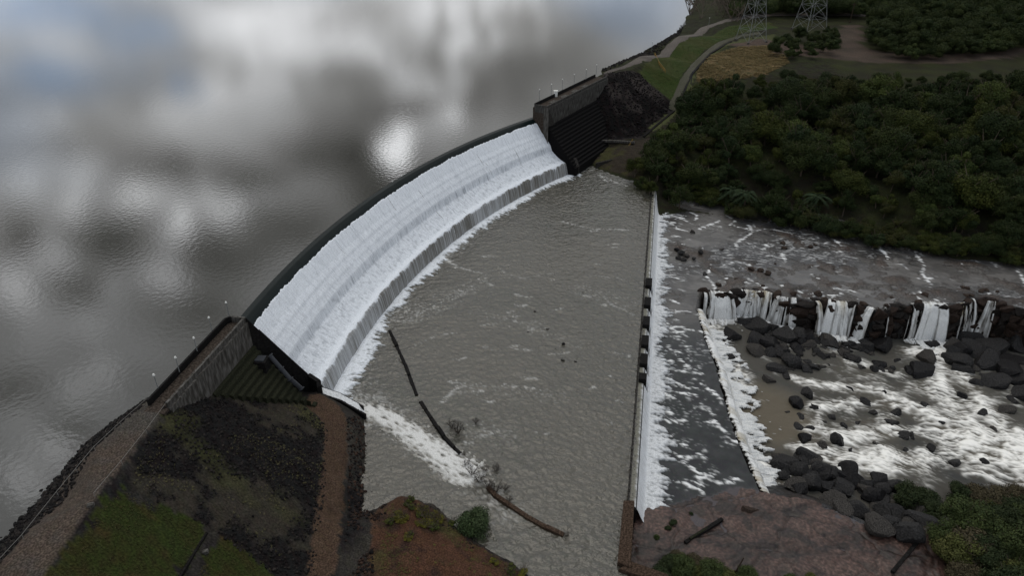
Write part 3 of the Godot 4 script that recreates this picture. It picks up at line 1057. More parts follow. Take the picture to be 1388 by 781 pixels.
func red_rock() -> void:
	var x0 := 14.0
	var z0 := -82.0
	var st := 0.17
	var nx := 370
	var nz := 215
	var v := PackedVector3Array()
	var c := PackedColorArray()
	var keep := PackedByteArray()
	v.resize(nx * nz)
	c.resize(nx * nz)
	keep.resize(nx * nz)
	for j in nz:
		for i in nx:
			var x := x0 + i * st
			var z := z0 + j * st
			var k := j * nx + i
			v[k] = Vector3(x, -4, z)
			if redness.at(x, z) < 0.3 or edge.at(x, z) > 0.0:
				continue
			var h := red_h(x, z) - 0.5 * smoothstep(1.0, 0.3, redness.at(x, z))
			v[k] = Vector3(x, h, z)
			var b := n2.get_noise_2d(x * 3.0, z * 5.0)
			var a := n1.get_noise_2d(x * 5.0 + 50.0, z * 9.0)
			var e := n3.get_noise_2d(x * 26.0, z * 26.0)
			var col := lin(92, 72, 66).lerp(lin(70, 53, 48), clampf(0.5 + b * 1.6 + e * 0.6, 0, 1))
			col = col.lerp(lin(42, 37, 36), smoothstep(0.02, 0.32, a + b * 0.5 + e * 0.2) * 0.75)
			col = col.lerp(lin(100, 78, 70), smoothstep(0.15, 0.4, -b + e * 0.2) * 0.45)
			var joint := smoothstep(0.10, 0.0, njoint.get_noise_2d(x + n1.get_noise_2d(x * 2.2, z * 3.2 + 70.0) * 2.0, z + n2.get_noise_2d(x * 1.8 + 40.0, z * 2.6) * 2.0) + 1.0)
			col = col.lerp(lin(44, 40, 38), joint * 0.5) * (1.0 + 0.25 * e)
			col.a = 1.0
			c[k] = col
			keep[k] = 1 if (Vector2(x, z) - W0).dot(wn) > 0.3 else 0
	struct("bedrock", grid(nx, nz, v, c, keep), M.wet_rock)

func river() -> void:
	cliff_line = line2([1035, 668, 1021, 640, 1007, 611, 990, 560, 980, 526, 972, 492, 957, 458, 946, 420, 950, 396, 964, 392, 985, 400, 1003, 393, 1040, 397, 1081, 404, 1100, 408, 1120, 406, 1150, 410, 1187, 420, 1228, 411, 1260, 412, 1289, 415, 1310, 404, 1350, 410, 1388, 420, 1460, 428, 1560, 436, 2100, 470], -3.0)
	south_line = line2([1035, 668, 1085, 676, 1130, 690, 1180, 712, 1240, 720, 1300, 715, 1388, 735, 1480, 760, 1640, 800, 2600, 960], -3.0)
	var jag := PackedVector2Array()
	for k in range(cliff_line.size() - 1):
		var a := cliff_line[k]
		var b := cliff_line[k + 1]
		var n := maxi(1, int(a.distance_to(b) / 1.45))
		for i in n:
			var p := a.lerp(b, float(i) / n)
			if k >= 8:
				p += (b - a).normalized().orthogonal() * (n3.get_noise_2d(p.x * 7.0, 300.0) * 1.3 + n1.get_noise_2d(p.x * 3.0, 500.0) * 1.2)
			jag.append(p)
		if k == 7:
			cliff_from = jag.size()
	jag.append(cliff_line[cliff_line.size() - 1])
	cliff_line = jag
	gorge = cliff_line.duplicate()
	for k in range(south_line.size() - 1, 0, -1):
		gorge.append(south_line[k])
	var red_poly := line2([840, 705, 862, 694, 905, 684, 960, 668, 1000, 655, 1038, 666, 1085, 676, 1130, 690, 1180, 712, 1240, 720, 1300, 715, 1388, 735, 1640, 800, 1640, 1000, 800, 1000], -3.0)
	bed = Field.new(12, -178, 150, -44, 0.36)
	var rocky := Field.new(12, -178, 150, -44, 0.72)
	for a in [[920, 338, 935, 345, 950, 342], [1000, 362, 1030, 370, 1065, 372], [1060, 395, 1100, 392, 1140, 400], [1120, 385, 1200, 392, 1290, 400], [1180, 400, 1230, 398], [1290, 395, 1388, 412], [1290, 350, 1340, 370, 1388, 392, 1460, 410], [1150, 340, 1200, 360], [1060, 320, 1100, 335], [950, 352, 975, 372], [1010, 392, 1090, 396], [985, 390, 1000, 385], [1190, 378, 1230, 384], [1100, 360, 1150, 365], [1250, 330, 1300, 345]]:
		rocky.stamp(line2(a, -3), 2.6, 1.0)
	var vb := PackedVector3Array()
	var cb := PackedColorArray()
	edge = Field.new(12, -178, 150, -44, 0.36)
	redness = Field.new(12, -178, 150, -44, 0.36)
	var kb := PackedByteArray()
	var grey := lin(88, 85, 83)
	var brown := lin(74, 60, 52)
	var redc := lin(90, 70, 64)
	var dark := lin(48, 47, 47)
	var f := bed
	for j in f.nz:
		for i in f.nx:
			var x := f.x0 + i * f.st
			var z := f.z0 + j * f.st
			var p := Vector2(x, z)
			var a := n1.get_noise_2d(x * 3.0, z * 3.0)
			var b := n2.get_noise_2d(x * 1.2, z * 1.6)
			var e := n3.get_noise_2d(x * 9.0, z * 9.0)
			var cell := ncell.get_noise_2d(x * 1.0 + a * 1.5, z * 1.4 + b * 1.5)
			var ds := line_dist(p, south_line)
			var dc := line_dist(p, cliff_line)
			var lvl := level(x)
			var inside := in_poly(x, z, gorge)
			var rk := rocky.at(x, z)
			var upstream_dark := smoothstep(8.0, -10.0, (p - P2(960, 440, -3)).dot(Vector2(0.25, -0.97)))
			var crack := smoothstep(0.12, 0.0, njoint.get_noise_2d(x * 1.6 + a * 2.0, z * 2.2 + b * 3.0) + 1.0) * (1.0 - upstream_dark)
			var h := -3.13 + a * 0.20 + cell * 0.13 + e * 0.05 - crack * 0.15 - 0.16 * upstream_dark + rk * (0.22 + 0.35 * maxf(0.0, a + cell * 0.5)) - 0.3 * upstream_dark
			var col := grey.lerp(dark, clampf(0.35 + b * 1.2 + e * 0.6, 0, 1)).lerp(brown, rk * clampf(0.25 + a * 1.4, 0, 0.8))
			var is_red := in_poly(x + a * 1.0, z + b * 1.4 + e * 0.5, red_poly)
			if is_red:
				h = red_h(x, z) - (0.0 if inside else 0.15)
				col = redc.lerp(lin(66, 52, 48), clampf(0.5 + b * 1.3 + e * 0.7, 0, 1))
			if inside:
				var floor_h := lvl - 0.7 + a * 0.5 + e * 0.12 + cell * 0.4
				var cut := minf(smoothstep(0.0, 0.7, dc + a * 0.15), smoothstep(-0.5, 9.5, ds + a * 1.0))
				h = lerpf(h, floor_h, cut)
				col = dark.lerp(brown, clampf(0.25 + b + a * 0.6, 0, 1))
			f.d[j * f.nx + i] = h
			col = col * (1.0 + 0.3 * e)
			col.a = 1.0
			vb.append(Vector3(x, h, z))
			cb.append(col)
			var up := (p - W0).dot(wn)
			kb.append(1 if up > 0.2 else 0)
			edge.d[j * f.nx + i] = dc if inside else -dc
			redness.d[j * f.nx + i] = 1.0 if is_red else 0.0
	struct("bedrock", grid(f.nx, f.nz, vb, cb, kb), M.wet_rock)

func river_foam() -> void:
	var f := Field.new(14, -176, 134, -60, 0.25)
	var H := -3.0
	# streaks over the shelf, as they lie in the photograph
	var streaks := [[900, 432, 915, 452, 930, 448], [905, 470, 925, 490, 940, 500], [880, 500, 905, 490], [900, 512, 930, 525, 935, 535, 955, 540], [905, 440, 940, 448, 960, 452], [950, 520, 970, 535, 978, 545], [960, 555, 985, 590, 1000, 600], [915, 615, 930, 622, 955, 612], [925, 625, 945, 640, 952, 668], [955, 648, 975, 655, 1000, 650], [890, 590, 905, 600, 918, 598], [880, 560, 905, 572, 925, 570], [890, 530, 912, 540],
		[935, 288, 945, 292, 940, 300], [985, 292, 995, 300, 990, 305, 1010, 310], [1015, 305, 1020, 315, 1008, 322, 996, 330, 1000, 338], [975, 300, 960, 305, 945, 312], [1185, 330, 1200, 345, 1205, 352], [1240, 342, 1252, 360, 1250, 372, 1260, 385], [1245, 378, 1256, 380, 1262, 376], [1100, 372, 1112, 380, 1122, 388], [1060, 345, 1065, 355], [1378, 365, 1388, 382, 1395, 390], [965, 355, 958, 375, 966, 385, 972, 398], [985, 378, 1000, 382, 1010, 388], [1015, 378, 1030, 386, 1036, 392], [1060, 388, 1085, 396, 1100, 402], [1100, 400, 1120, 402, 1140, 398, 1160, 404], [1130, 392, 1160, 396], [1245, 395, 1260, 404, 1285, 412], [1225, 398, 1245, 404], [1300, 396, 1312, 402], [1340, 398, 1352, 408], [1130, 325, 1142, 335], [1040, 330, 1030, 342], [900, 300, 912, 305], [890, 285, 910, 292, 930, 300]]
	for s in streaks:
		f.stamp(line2(s, H), 0.6, 0.9)
	for s in [[900, 520, 930, 540, 960, 560, 990, 600], [960, 370, 975, 385], [1005, 384, 1035, 390], [1100, 398, 1160, 402], [1240, 398, 1275, 408], [930, 600, 960, 640], [895, 440, 930, 470, 945, 520], [930, 300, 1010, 320], [900, 660, 960, 650]]:
		f.stamp(line2(s, H), 2.2, 0.5)
	# the water spreads in tongues from the foot of the weir
	for k in 26:
		var p := W0 + wd * rng.randf_range(6.0, 100.0) + wn * 5.0
		f.stamp(PackedVector2Array([p, p + wn * rng.randf_range(1.5, 5.0) + wd * rng.randf_range(-0.5, 2.0)]), 0.8, 0.8, 0.2)
	# rapids in the gorge
	var g := Field.new(14, -176, 134, -60, 0.25)
	H = -10.0
	for s in [[[958, 452, 975, 478, 992, 505, 1008, 535], 2.2, 1.0], [[1010, 430, 1075, 448], 1.6, 0.9], [[1130, 474, 1150, 490, 1190, 500, 1240, 520, 1290, 545], 2.0, 0.8], [[1190, 465, 1150, 470], 1.5, 0.8], [[1232, 474, 1290, 474], 2.0, 1.0], [[1265, 480, 1275, 515, 1300, 560, 1345, 600], 3.0, 0.9], [[1075, 520, 1130, 530, 1180, 530, 1220, 545], 1.8, 0.8], [[1100, 560, 1150, 552, 1200, 548, 1260, 560], 2.4, 0.85], [[1090, 590, 1140, 600, 1180, 590, 1240, 585, 1300, 580], 2.2, 0.95], [[1085, 615, 1130, 625, 1180, 625, 1240, 625, 1290, 615, 1388, 620], 3.2, 1.0], [[1290, 590, 1340, 600, 1400, 610], 6.5, 1.1], [[1300, 500, 1330, 540, 1360, 580, 1400, 590], 2.4, 0.85], [[1345, 470, 1365, 500, 1388, 530], 1.4, 0.6], [[1140, 505, 1200, 515, 1270, 540], 4.0, 0.3], [[1120, 575, 1240, 570, 1340, 560], 6.0, 0.42], [[1320, 640, 1388, 655, 1440, 665], 3.0, 0.9], [[1140, 640, 1200, 640], 2.0, 0.8], [[1000, 620, 1040, 650, 1065, 668], 2.2, 0.8], [[1095, 540, 1110, 580, 1100, 610], 1.2, 0.6], [[1240, 520, 1290, 535, 1340, 555], 3.0, 0.75]]:
		g.stamp(line2(s[0], H), s[1], s[2])
	var v := PackedVector3Array()
	var c := PackedColorArray()
	var keep := PackedByteArray()
	v.resize(f.nx * f.nz)
	c.resize(f.nx * f.nz)
	keep.resize(f.nx * f.nz)
	var pool_c := P2(1030, 560, -8.3)
	var dark_c := P2(960, 440, -3)
	var white := Color(0.70, 0.71, 0.71)
	var cream := Color(0.84, 0.83, 0.79)
	for j in f.nz:
		for i in f.nx:
			var x := f.x0 + i * f.st
			var z := f.z0 + j * f.st
			var k := j * f.nx + i
			var p := Vector2(x, z)
			var rel := p - W0
			if rel.dot(wn) < 0.5:
				v[k] = Vector3(x, -4, z)
				continue
			var a := n1.get_noise_2d(x * 3.0, z * 3.0)
			var b := n2.get_noise_2d(x * 1.2, z * 1.6)
			var e := n3.get_noise_2d(x * 9.0, z * 9.0)
			# streaks drawn out along the flow
			var al := rel.dot(wn) + a * 1.6
			var ac := rel.dot(wd) + b * 2.5 + a * 0.8
			var r1 := 1.0 - absf(n3.get_noise_2d(al * 2.4, ac * 10.0)) * 3.2
			var r2 := 1.0 - absf(n1.get_noise_2d(al * 5.0 + 77.0, ac * 19.0)) * 3.0
			var ridge := maxf(r1, r2 * 0.9)
			var fine := n2.get_noise_2d(al * 12.0, ac * 42.0)
			var ed := edge.at(x, z)
			var hb := bed.at(x, z)
			if ed > 0.25:
				var lvl := level(x)
				var calm := smoothstep(13.0, 6.0, (p - pool_c).length())
				var m := g.d[k] + 0.08 * (1.0 - calm)
				var foam := smoothstep(0.26, 1.2, m * (0.44 + 0.62 * ridge) + fine * 0.30 + a * 0.42 + b * 0.45)
				v[k] = Vector3(x, lvl + a * 0.22 + b * 0.25 + e * 0.10 + foam * 0.12 + (ridge * 0.10 + fine * 0.08) * (0.4 + foam), z)
				var wc := lin(70, 69, 65).lerp(lin(92, 86, 75), maxf(calm, m * 0.6)).lerp(lin(52, 54, 54), clampf(-b * 1.6, 0, 1) * (1.0 - calm))
				c[k] = wc.lerp(cream, clampf(foam * (1.0 + fine * 0.7), 0, 1))
				keep[k] = 1 if hb < v[k].y + 0.6 else 0
			else:
				var dk := smoothstep(8.0, -10.0, (p - dark_c).dot(Vector2(0.25, -0.97)))
				var m := f.d[k]
				var foam := smoothstep(0.40, 0.85, m * (0.36 + 0.6 * ridge) + fine * 0.45 + e * 0.35 + a * 0.2)
				foam = maxf(foam, smoothstep(0.75, 1.05, ridge + fine * 0.5 + b * 0.8 - 0.25) * 0.3 * (1.0 - redness.at(x, z)))
				var wc := lin(86, 84, 82).lerp(lin(64, 63, 63), clampf(0.5 + b * 1.6 + e * 0.5, 0, 1)).lerp(lin(30, 33, 35).lerp(lin(44, 47, 48), clampf(0.5 + a + e, 0, 1)), dk * 0.95)
				var red := redness.at(x, z)
				# the thin sheet shows the slabs of the shelf and the joints between them
				var jx := x * 1.5 + a * 2.2
				var jz := z * 2.3 + b * 3.4
				var joint := smoothstep(0.14, 0.0, njoint.get_noise_2d(jx, jz) + 1.0) * smoothstep(-0.3, 0.2, a + b)
				var slab := ncell.get_noise_2d(jx * 0.45, jz * 0.45)
				wc = wc * (1.0 + (0.30 * slab + 0.25 * fine) * (1.0 - dk))
				wc.a = 1.0
				wc = wc.lerp(lin(38, 36, 35), joint * 0.8 * (1.0 - dk))
				foam = maxf(foam, joint * smoothstep(0.12, 0.35, n1.get_noise_2d(x * 2.6, z * 2.6 + 900.0)) * (0.6 + fine) * (1.0 - dk))
				wc = wc.lerp(lin(70, 66, 68), red)
				v[k] = Vector3(x, -3.02 + 0.05 * red + (e * 0.03 + a * 0.05 + foam * (0.07 + fine * 0.08)) * (1.0 - red), z)
				c[k] = wc.lerp(white, clampf(foam * (0.8 + fine * 0.8), 0, 1) * (1.0 - red))
				keep[k] = 1 if ed < -0.3 and hb < v[k].y + 0.4 else 0
	var other := keep.duplicate()
	for k in keep.size():
		var low := v[k].y < -5.0
		other[k] = keep[k] if low else 0
		keep[k] = 0 if low else keep[k]
	struct("water", grid(f.nx, f.nz, v, c, keep), M.river)
	struct("water", grid(f.nx, f.nz, v, c, other), M.rapids)

# a sheet of water over an edge; line runs along the edge in plan, side is +1 or -1 for the side it falls to
func cascade(line: PackedVector2Array, side: float, top: float, up: float, out: float, reach: float, cover: float, seed_: float, fan_out := 0.0, white := Color(0.80, 0.81, 0.80)) -> void:
	var seg := PackedFloat32Array([0.0])
	for k in range(1, line.size()):
		seg.append(seg[k - 1] + line[k].distance_to(line[k - 1]))
	var total := seg[seg.size() - 1]
	var nu := int(total / 0.09) + 2
	var nv := 84
	var v := PackedVector3Array()
	var c := PackedColorArray()
	var keep := PackedByteArray()
	v.resize(nu * nv)
	c.resize(nu * nv)
	keep.resize(nu * nv)
	var tea := lin(150, 132, 88)
	for i in nu:
		var u := total * i / (nu - 1)
		var k := 1
		while k < seg.size() - 1 and seg[k] < u:
			k += 1
		var p := line[k - 1].lerp(line[k], (u - seg[k - 1]) / maxf(seg[k] - seg[k - 1], 1e-4))
		var t0 := (line[k] - line[k - 1]).normalized()
		var ka := maxi(k - 1, 1)
		var kb := mini(k + 1, line.size() - 1)
		t0 = (t0 + (line[ka] - line[ka - 1]).normalized() * 0.5 + (line[kb] - line[kb - 1]).normalized() * 0.5).normalized()
		var nn := Vector2(-t0.y, t0.x) * side
		p += nn * n1.get_noise_2d(u * 3.0, seed_) * 0.35
		var lv := level(p.x)
		var thick := n1.get_noise_2d(u * 3.0, seed_ + 20.0) + n3.get_noise_2d(u * 10.0, seed_ + 40.0) * 0.6
		var ends := smoothstep(0.0, 0.5, u) * smoothstep(total, total - 0.5, u)
		for j in nv:
			var w := float(j) / (nv - 1)
			var streak := n3.get_noise_2d(u * 26.0, w * 7.0 + seed_)
			var fine := n2.get_noise_2d(u * 60.0, w * 150.0 + seed_)
			var s: float
			var h: float
			var m: float
			if w < 0.2:
				s = lerpf(-up, 0.0, w / 0.2)
				h = top - 0.10 + 0.18 * (w / 0.2) + fine * 0.04
				m = 0.10 + 0.5 * (w / 0.2) + thick * 0.4 + streak * 0.4 + fine * 0.4
			elif w < 0.7:
				var q := (w - 0.2) / 0.5
				s = (out + 1.2) * sqrt(q) * 0.8 + (out + 1.2) * 0.2 * q + streak * 0.08 + thick * 0.12 + n1.get_noise_2d(u * 8.0, q * 40.0 + seed_) * 0.35 * (1.0 - q)
				h = lerpf(top + 0.08, lv + 0.1, q * q * 0.55 + q * 0.45) 
				m = 0.46 + (cover - 0.5) * 1.1 + thick * 0.55 + streak * 0.6 + n3.get_noise_2d(u * 70.0, w * 6.0 + seed_) * 0.4 + q * 0.10 + fine * 0.15
			else:
				var q := (w - 0.7) / 0.3
				var r := reach * (0.75 + 0.4 * n1.get_noise_2d(u * 2.4, seed_ + 60.0) + 0.9 * n3.get_noise_2d(u * 9.0, q * reach * 9.0 + seed_ + 80.0))
				s = out + 1.2 + q * reach * 1.5
				m = smoothstep(r + 0.9, r - 1.1, s - out - 1.2) * (0.7 + 0.4 * cover) + fine * 0.5 + n3.get_noise_2d(u * 20.0, q * reach * 16.0) * 0.25
				h = lv - 0.15 + 0.5 * m + fine * 0.12 + 0.35 * exp(-q * 8.0)
			m *= ends
			var g := j * nu + i
			var fan := (u / total - 0.5) * fan_out * clampf((w - 0.2) / 0.5, 0.0, 1.0)
			v[g] = Vector3(p.x + nn.x * s + t0.x * fan, h, p.y + nn.y * s + t0.y * fan)
			var col := lin(96, 92, 86).lerp(white, clampf(m * 1.25 - 0.25 + fine * 0.4 + streak * 0.3, 0, 1))
			if w > 0.12 and w < 0.55:
				col = col.lerp(tea, clampf(n1.get_noise_2d(u * 4.0, seed_ + 300.0) * 1.6 - 0.15, 0.0, 0.5) * smoothstep(0.55, 0.25, w))
			c[g] = col
			keep[g] = 1 if m > 0.26 else 0
	struct("waterfall", grid(nu, nv, v, c, keep), M.white)

func falls() -> void:
	var H := -3.0
	for a in [[944, 986, 1.2, 1.3, 1.6, 0.75], [1003, 1022, 0.8, 0.5, 0.9, 0.85], [1022, 1050, 1.2, 0.7, 1.2, 0.7], [1050, 1082, 0.7, 0.5, 0.8, 0.55], [1100, 1108, 1.5, 1.3, 0.8, 0.5], [1119, 1146, 1.4, 1.5, 2.2, 0.9], [1150, 1168, 0.9, 0.7, 1.0, 0.55], [1170, 1190, 0.8, 0.8, 1.0, 0.5], [1196, 1203, 0.3, 0.4, 0.4, 0.3], [1226, 1243, 0.8, 0.6, 1.0, 0.5], [1246, 1291, 1.6, 1.0, 2.8, 0.95], [1300, 1302, 0.6, 0.5, 0.4, 0.36], [1310, 1317, 0.8, 0.8, 0.6, 0.6], [1342, 1350, 0.8, 0.6, 0.6, 0.55]]:
		var part := PackedVector2Array()
		for k in range(cliff_from, cliff_line.size()):
			var q := proj(Vector3(cliff_line[k].x, H, cliff_line[k].y))
			if q.x >= a[0] - 7.0 and q.x <= a[1] + 7.0 or (a[0] < 950 and k < cliff_from + 6 and q.x < 988):
				part.append(cliff_line[k])
		for it in 2:
			var soft := part.duplicate()
			for k in range(1, part.size() - 1):
				soft[k] = (part[k - 1] + part[k] * 2.0 + part[k + 1]) / 4.0
			part = soft
		if part.size() > 1:
			cascade(part, 1.0, H, a[2], a[3], a[4] * 1.7, a[5], float(a[0]), 1.8)
	# the long ledge that the dark water slides over, slantwise down to the red rock
	cascade(line2([1035, 668, 1021, 640, 1007, 611, 990, 560, 980, 526, 972, 492, 957, 458, 946, 418], H), 1.0, H, 0.4, 1.4, 4.6, 1.15, 12.0)

# broken basalt along the falls: blocks that stand proud of the cliff
func cliff() -> void:
	var t := thing("rock_cliff", "dark brown basalt cliff broken into blocks, with waterfalls running over it", "cliff")
	var line := cliff_line.slice(cliff_from)
	var count := 0
	for k in range(line.size() - 1):
		var a := line[k]
		var b := line[k + 1]
		var d := (b - a).normalized()
		var nn := Vector2(-d.y, d.x)
		var l := a.distance_to(b)
		var p := a.lerp(b, 0.5)
		var lv := level(p.x)
		var h := -2.9 + rng.randf_range(-0.3, 0.25)
		while h > lv + 0.2:
			var hh := rng.randf_range(1.3, 2.6)
			var dep := rng.randf_range(-0.35, 0.45) + (-2.9 - h) * 0.06
			var q := p + nn * dep
			if count < 298:
				var o := obj("rock_block", rock_meshes[rng.randi() % rock_meshes.size()], M.cliff_a if rng.randf() < 0.55 else M.cliff_b, t)
				var bs := Basis.from_euler(Vector3(rng.randf_range(-0.2, 0.2), rng.randf() * TAU, rng.randf_range(-0.2, 0.2)))
				o.transform = Transform3D(bs.scaled(Vector3(l * rng.randf_range(0.7, 1.0) + 0.35, hh * 0.75, rng.randf_range(0.9, 1.4))), Vector3(q.x, h - hh * 0.5, q.y))
			count += 1
			h -= hh * 0.85

# ------------------------------------------------------------------ boulders
var rock_meshes := []

func rock_mesh(seed_: int, flat := 1.0) -> ArrayMesh:
	# a sphere cut by random planes: an angular block with worn edges
	var r := RandomNumberGenerator.new()
	r.seed = seed_
	var cuts := []
	for k in 13:
		var d := Vector3(r.randfn(), r.randfn(), r.randfn()).normalized()
		cuts.append([d, r.randf_range(0.45, 0.82)])
	var s := SphereMesh.new()
	s.radius = 1.0
	s.height = 2.0
	s.radial_segments = 18
	s.rings = 10
	var a := s.surface_get_arrays(0)
	var v: PackedVector3Array = a[Mesh.ARRAY_VERTEX]
	var st := begin()
	st.set_smooth_group(-1)
	var w := PackedVector3Array()
	for p in v:
		var q: Vector3 = p
		for c in cuts:
			var over: float = q.dot(c[0]) - c[1]
			if over > 0.0:
				q -= c[0] * over
		q *= 1.0 + 0.05 * n1.get_noise_3d(q.x * 30 + seed_ * 9, q.y * 30, q.z * 30)
		w.append(Vector3(q.x, q.y * flat, q.z))
	var idx: PackedInt32Array = a[Mesh.ARRAY_INDEX]
	for k in idx:
		st.add_vertex(w[k])
	st.generate_normals()
	return st.commit()

func boulder(at: Vector3, size: float, label: String, group: String, brown := false) -> void:
	var o := obj("boulder", rock_meshes[rng.randi() % rock_meshes.size()], M.boulder_brown if brown else [M.boulder, M.boulder, M.boulder_pale, M.boulder_black][rng.randi() % 4])
	tag(o, label, "boulder", group)
	var b := Basis.from_euler(Vector3(rng.randf_range(-0.35, 0.35), rng.randf() * TAU, rng.randf_range(-0.35, 0.35)))
	b = b.scaled(Vector3(size * rng.randf_range(0.85, 1.2), size * rng.randf_range(0.7, 0.95), size * rng.randf_range(0.85, 1.15)))
	o.transform = Transform3D(b, at + Vector3.UP * size * 0.25)

func boulder_px(px: float, py: float, w: float, label: String, group: String, brown := false) -> void:
	var big := "huge" if w > 35.0 else "large" if w > 27.0 else "middling" if w > 19.0 else "small" if w > 13.0 else "tiny"
	if group == "boulders below the falls":
		var where := "below the waterfall at the bend of the long ledge" if px < 1000 else "below the wide curtain fall" if px < 1085 else "below the brown cliff between the two middle falls" if px < 1125 else "below the split fall" if px < 1195 else "between the split fall and the broad white fall" if px < 1240 else "below the broad white fall" if px < 1295 else "below the thin falls of the brown cliff"
		if py > 480 + (px - 1000) * 0.05:
			where = "in the stream " + where.replace("the thin falls of the brown cliff", "the thin falls").replace("between the split fall and the broad white fall", "past the split fall").replace("at the bend of the long ledge", "of the ledge").replace("the brown cliff between the two middle falls", "the brown cliff")
		label = "%s dark wet boulder %s" % [big, where]
	elif group == "boulder pile by the red bedrock":
		var where := "beside the foot of the long ledge" if px < 1075 else "next to the red bedrock" if py > 655 + (px - 1075) * 0.35 else "at the edge of the rapids" if py < 640 + (px - 1075) * 0.2 else "in the middle"
		label = "%s angular boulder %s, in the pile by red bedrock" % [big, where]
	elif group == "boulders in the rapids":
		label = "%s dark boulder standing alone in the white rapids" % big
	var p := on(bed, px, py + w * 0.2)
	p.y = maxf(p.y, -30.0)
	if in_poly(p.x, p.z, gorge):
		p.y = maxf(p.y, level(p.x) - 0.5)
	var r := minf(w * 0.5 * p.distance_to(EYE) / F, 2.0 if group == "boulder pile by the red bedrock" else 2.9)
	boulder(p, r * 1.15, label, group, brown)

func boulders() -> void:
	for k in 10:
		rock_meshes.append(rock_mesh(100 + k, 0.75 if k % 3 == 0 else 1.0))
	var l1 := "dark wet boulder on the gorge floor at the foot of the waterfalls"
	var g1 := "boulders below the falls"
	for a in [[989, 453, 27], [979, 472, 18], [990, 489, 22], [1006, 437, 24], [1017, 436, 20], [1029, 446, 34], [1044, 443, 18], [1064, 458, 32], [1081, 453, 28], [1092, 455, 26], [1122, 467, 28], [1147, 468, 17], [1161, 472, 17], [1171, 464, 19], [1193, 468, 32], [1067, 485, 30], [1041, 468, 32], [1024, 475, 28], [1020, 461, 24], [1053, 478, 28], [1050, 502, 27], [1039, 515, 19], [1064, 509, 17], [1092, 533, 22], [1078, 548, 23], [1103, 551, 13], [1233, 503, 22], [1254, 484, 26], [1261, 468, 24], [1246, 504, 31], [1289, 486, 36], [1314, 458, 46], [1317, 474, 36], [1335, 492, 36], [1357, 504, 38], [1375, 492, 32], [1380, 535, 30], [1300, 498, 28], [1345, 520, 30], [1290, 470, 24], [1340, 470, 34], [1370, 470, 36], [1395, 510, 34]]:
		boulder_px(a[0], a[1], a[2], l1, g1)
	var reg := px_poly([1012, 452, 1060, 448, 1130, 460, 1215, 488, 1210, 508, 1150, 500, 1100, 505, 1035, 498])
	var n := 0
	while n < 62:
		var q := Vector2(rng.randf_range(1010, 1215), rng.randf_range(448, 510))
		if Geometry2D.is_point_in_polygon(q, reg):
			boulder_px(q.x, q.y, rng.randf_range(9, 23), l1, g1)
			n += 1
	reg = px_poly([1275, 478, 1330, 465, 1400, 470, 1400, 545, 1360, 530, 1310, 510])
	n = 0
	while n < 26:
		var q := Vector2(rng.randf_range(1275, 1400), rng.randf_range(465, 545))
		if Geometry2D.is_point_in_polygon(q, reg):
			boulder_px(q.x, q.y, rng.randf_range(10, 26), l1, g1)
			n += 1
	for a in [[1125, 568, 15], [1114, 575, 12], [1132, 597, 22], [1223, 588, 18], [1361, 560, 19], [1103, 553, 13], [1088, 598, 19], [1078, 580, 15], [1095, 585, 13], [1212, 560, 15], [1232, 590, 14], [1140, 580, 12], [1085, 565, 14], [1065, 560, 8], [1150, 530, 13], [1172, 545, 16], [1195, 535, 12], [1180, 560, 14], [1205, 575, 16], [1160, 575, 11], [1250, 552, 14], [1270, 575, 12], [1300, 535, 16], [1330, 560, 12], [1345, 585, 12], [1185, 605, 12], [1260, 608, 13], [1290, 632, 14], [1330, 628, 12], [1225, 612, 10], [1150, 612, 12], [1115, 605, 14], [1320, 520, 18], [1370, 545, 16]]:
		boulder_px(a[0], a[1], a[2], "dark smooth boulder standing alone in the white rapids", "boulders in the rapids")
	var l3 := "large angular dark boulder in the pile between the red bedrock and the rapids"
	for a in [[1062, 628, 34], [1082, 632, 40], [1107, 632, 40], [1075, 655, 30], [1100, 655, 34], [1120, 660, 40], [1135, 678, 44], [1150, 640, 30], [1158, 652, 40], [1092, 618, 28], [1115, 645, 30], [1140, 660, 34], [1170, 660, 34], [1185, 675, 40], [1165, 690, 44], [1200, 690, 44], [1220, 700, 40], [1195, 712, 44], [1225, 718, 44], [1210, 660, 26], [1190, 652, 24], [1060, 645, 18], [1050, 620, 16], [1250, 705, 34], [1240, 690, 30]]:
		boulder_px(a[0], a[1], a[2] * 1.05, l3, "boulder pile by the red bedrock")
	reg = px_poly([1050, 622, 1108, 618, 1128, 645, 1185, 648, 1235, 672, 1262, 710, 1235, 730, 1190, 715, 1135, 690, 1085, 672])
	n = 0
	while n < 46:
		var q := Vector2(rng.randf_range(1050, 1262), rng.randf_range(618, 730))
		if Geometry2D.is_point_in_polygon(q, reg):
			boulder_px(q.x, q.y, rng.randf_range(12, 30), l3, "boulder pile by the red bedrock")
			n += 1
	for k in 70:
		var i := rng.randi_range(cliff_from, cliff_line.size() - 2)
		var q := proj(Vector3(cliff_line[i].x, -3.0, cliff_line[i].y))
		q += Vector2(rng.randf_range(-8, 8), -rng.randf_range(1, 13))
		if q.x < 1400 and n3.get_noise_2d(q.x * 1.0, 77.0) > -0.15:
			var p := P(q.x, q.y, -3.0)
			boulder(p + Vector3(0, -0.15, 0), rng.randf_range(0.5, 1.1), "flat brown rock on the lip of the falls at the edge of the shelf", "rocks on the lip of the falls", true)
	for a in [[938, 314, 9], [917, 338, 9], [924, 343, 10], [918, 350, 9], [930, 346, 8], [925, 352, 9], [940, 350, 7], [950, 342, 8], [978, 338, 8], [955, 372, 8], [1061, 330, 9], [1063, 336, 7], [1050, 358, 6], [1098, 334, 7], [1104, 332, 6], [1030, 366, 9], [1040, 370, 10], [1018, 364, 9]]:
		boulder_px(a[0], a[1], a[2], "small dark rock poking out of the shallow water on the shelf", "rocks on the shelf", a[0] > 1000)
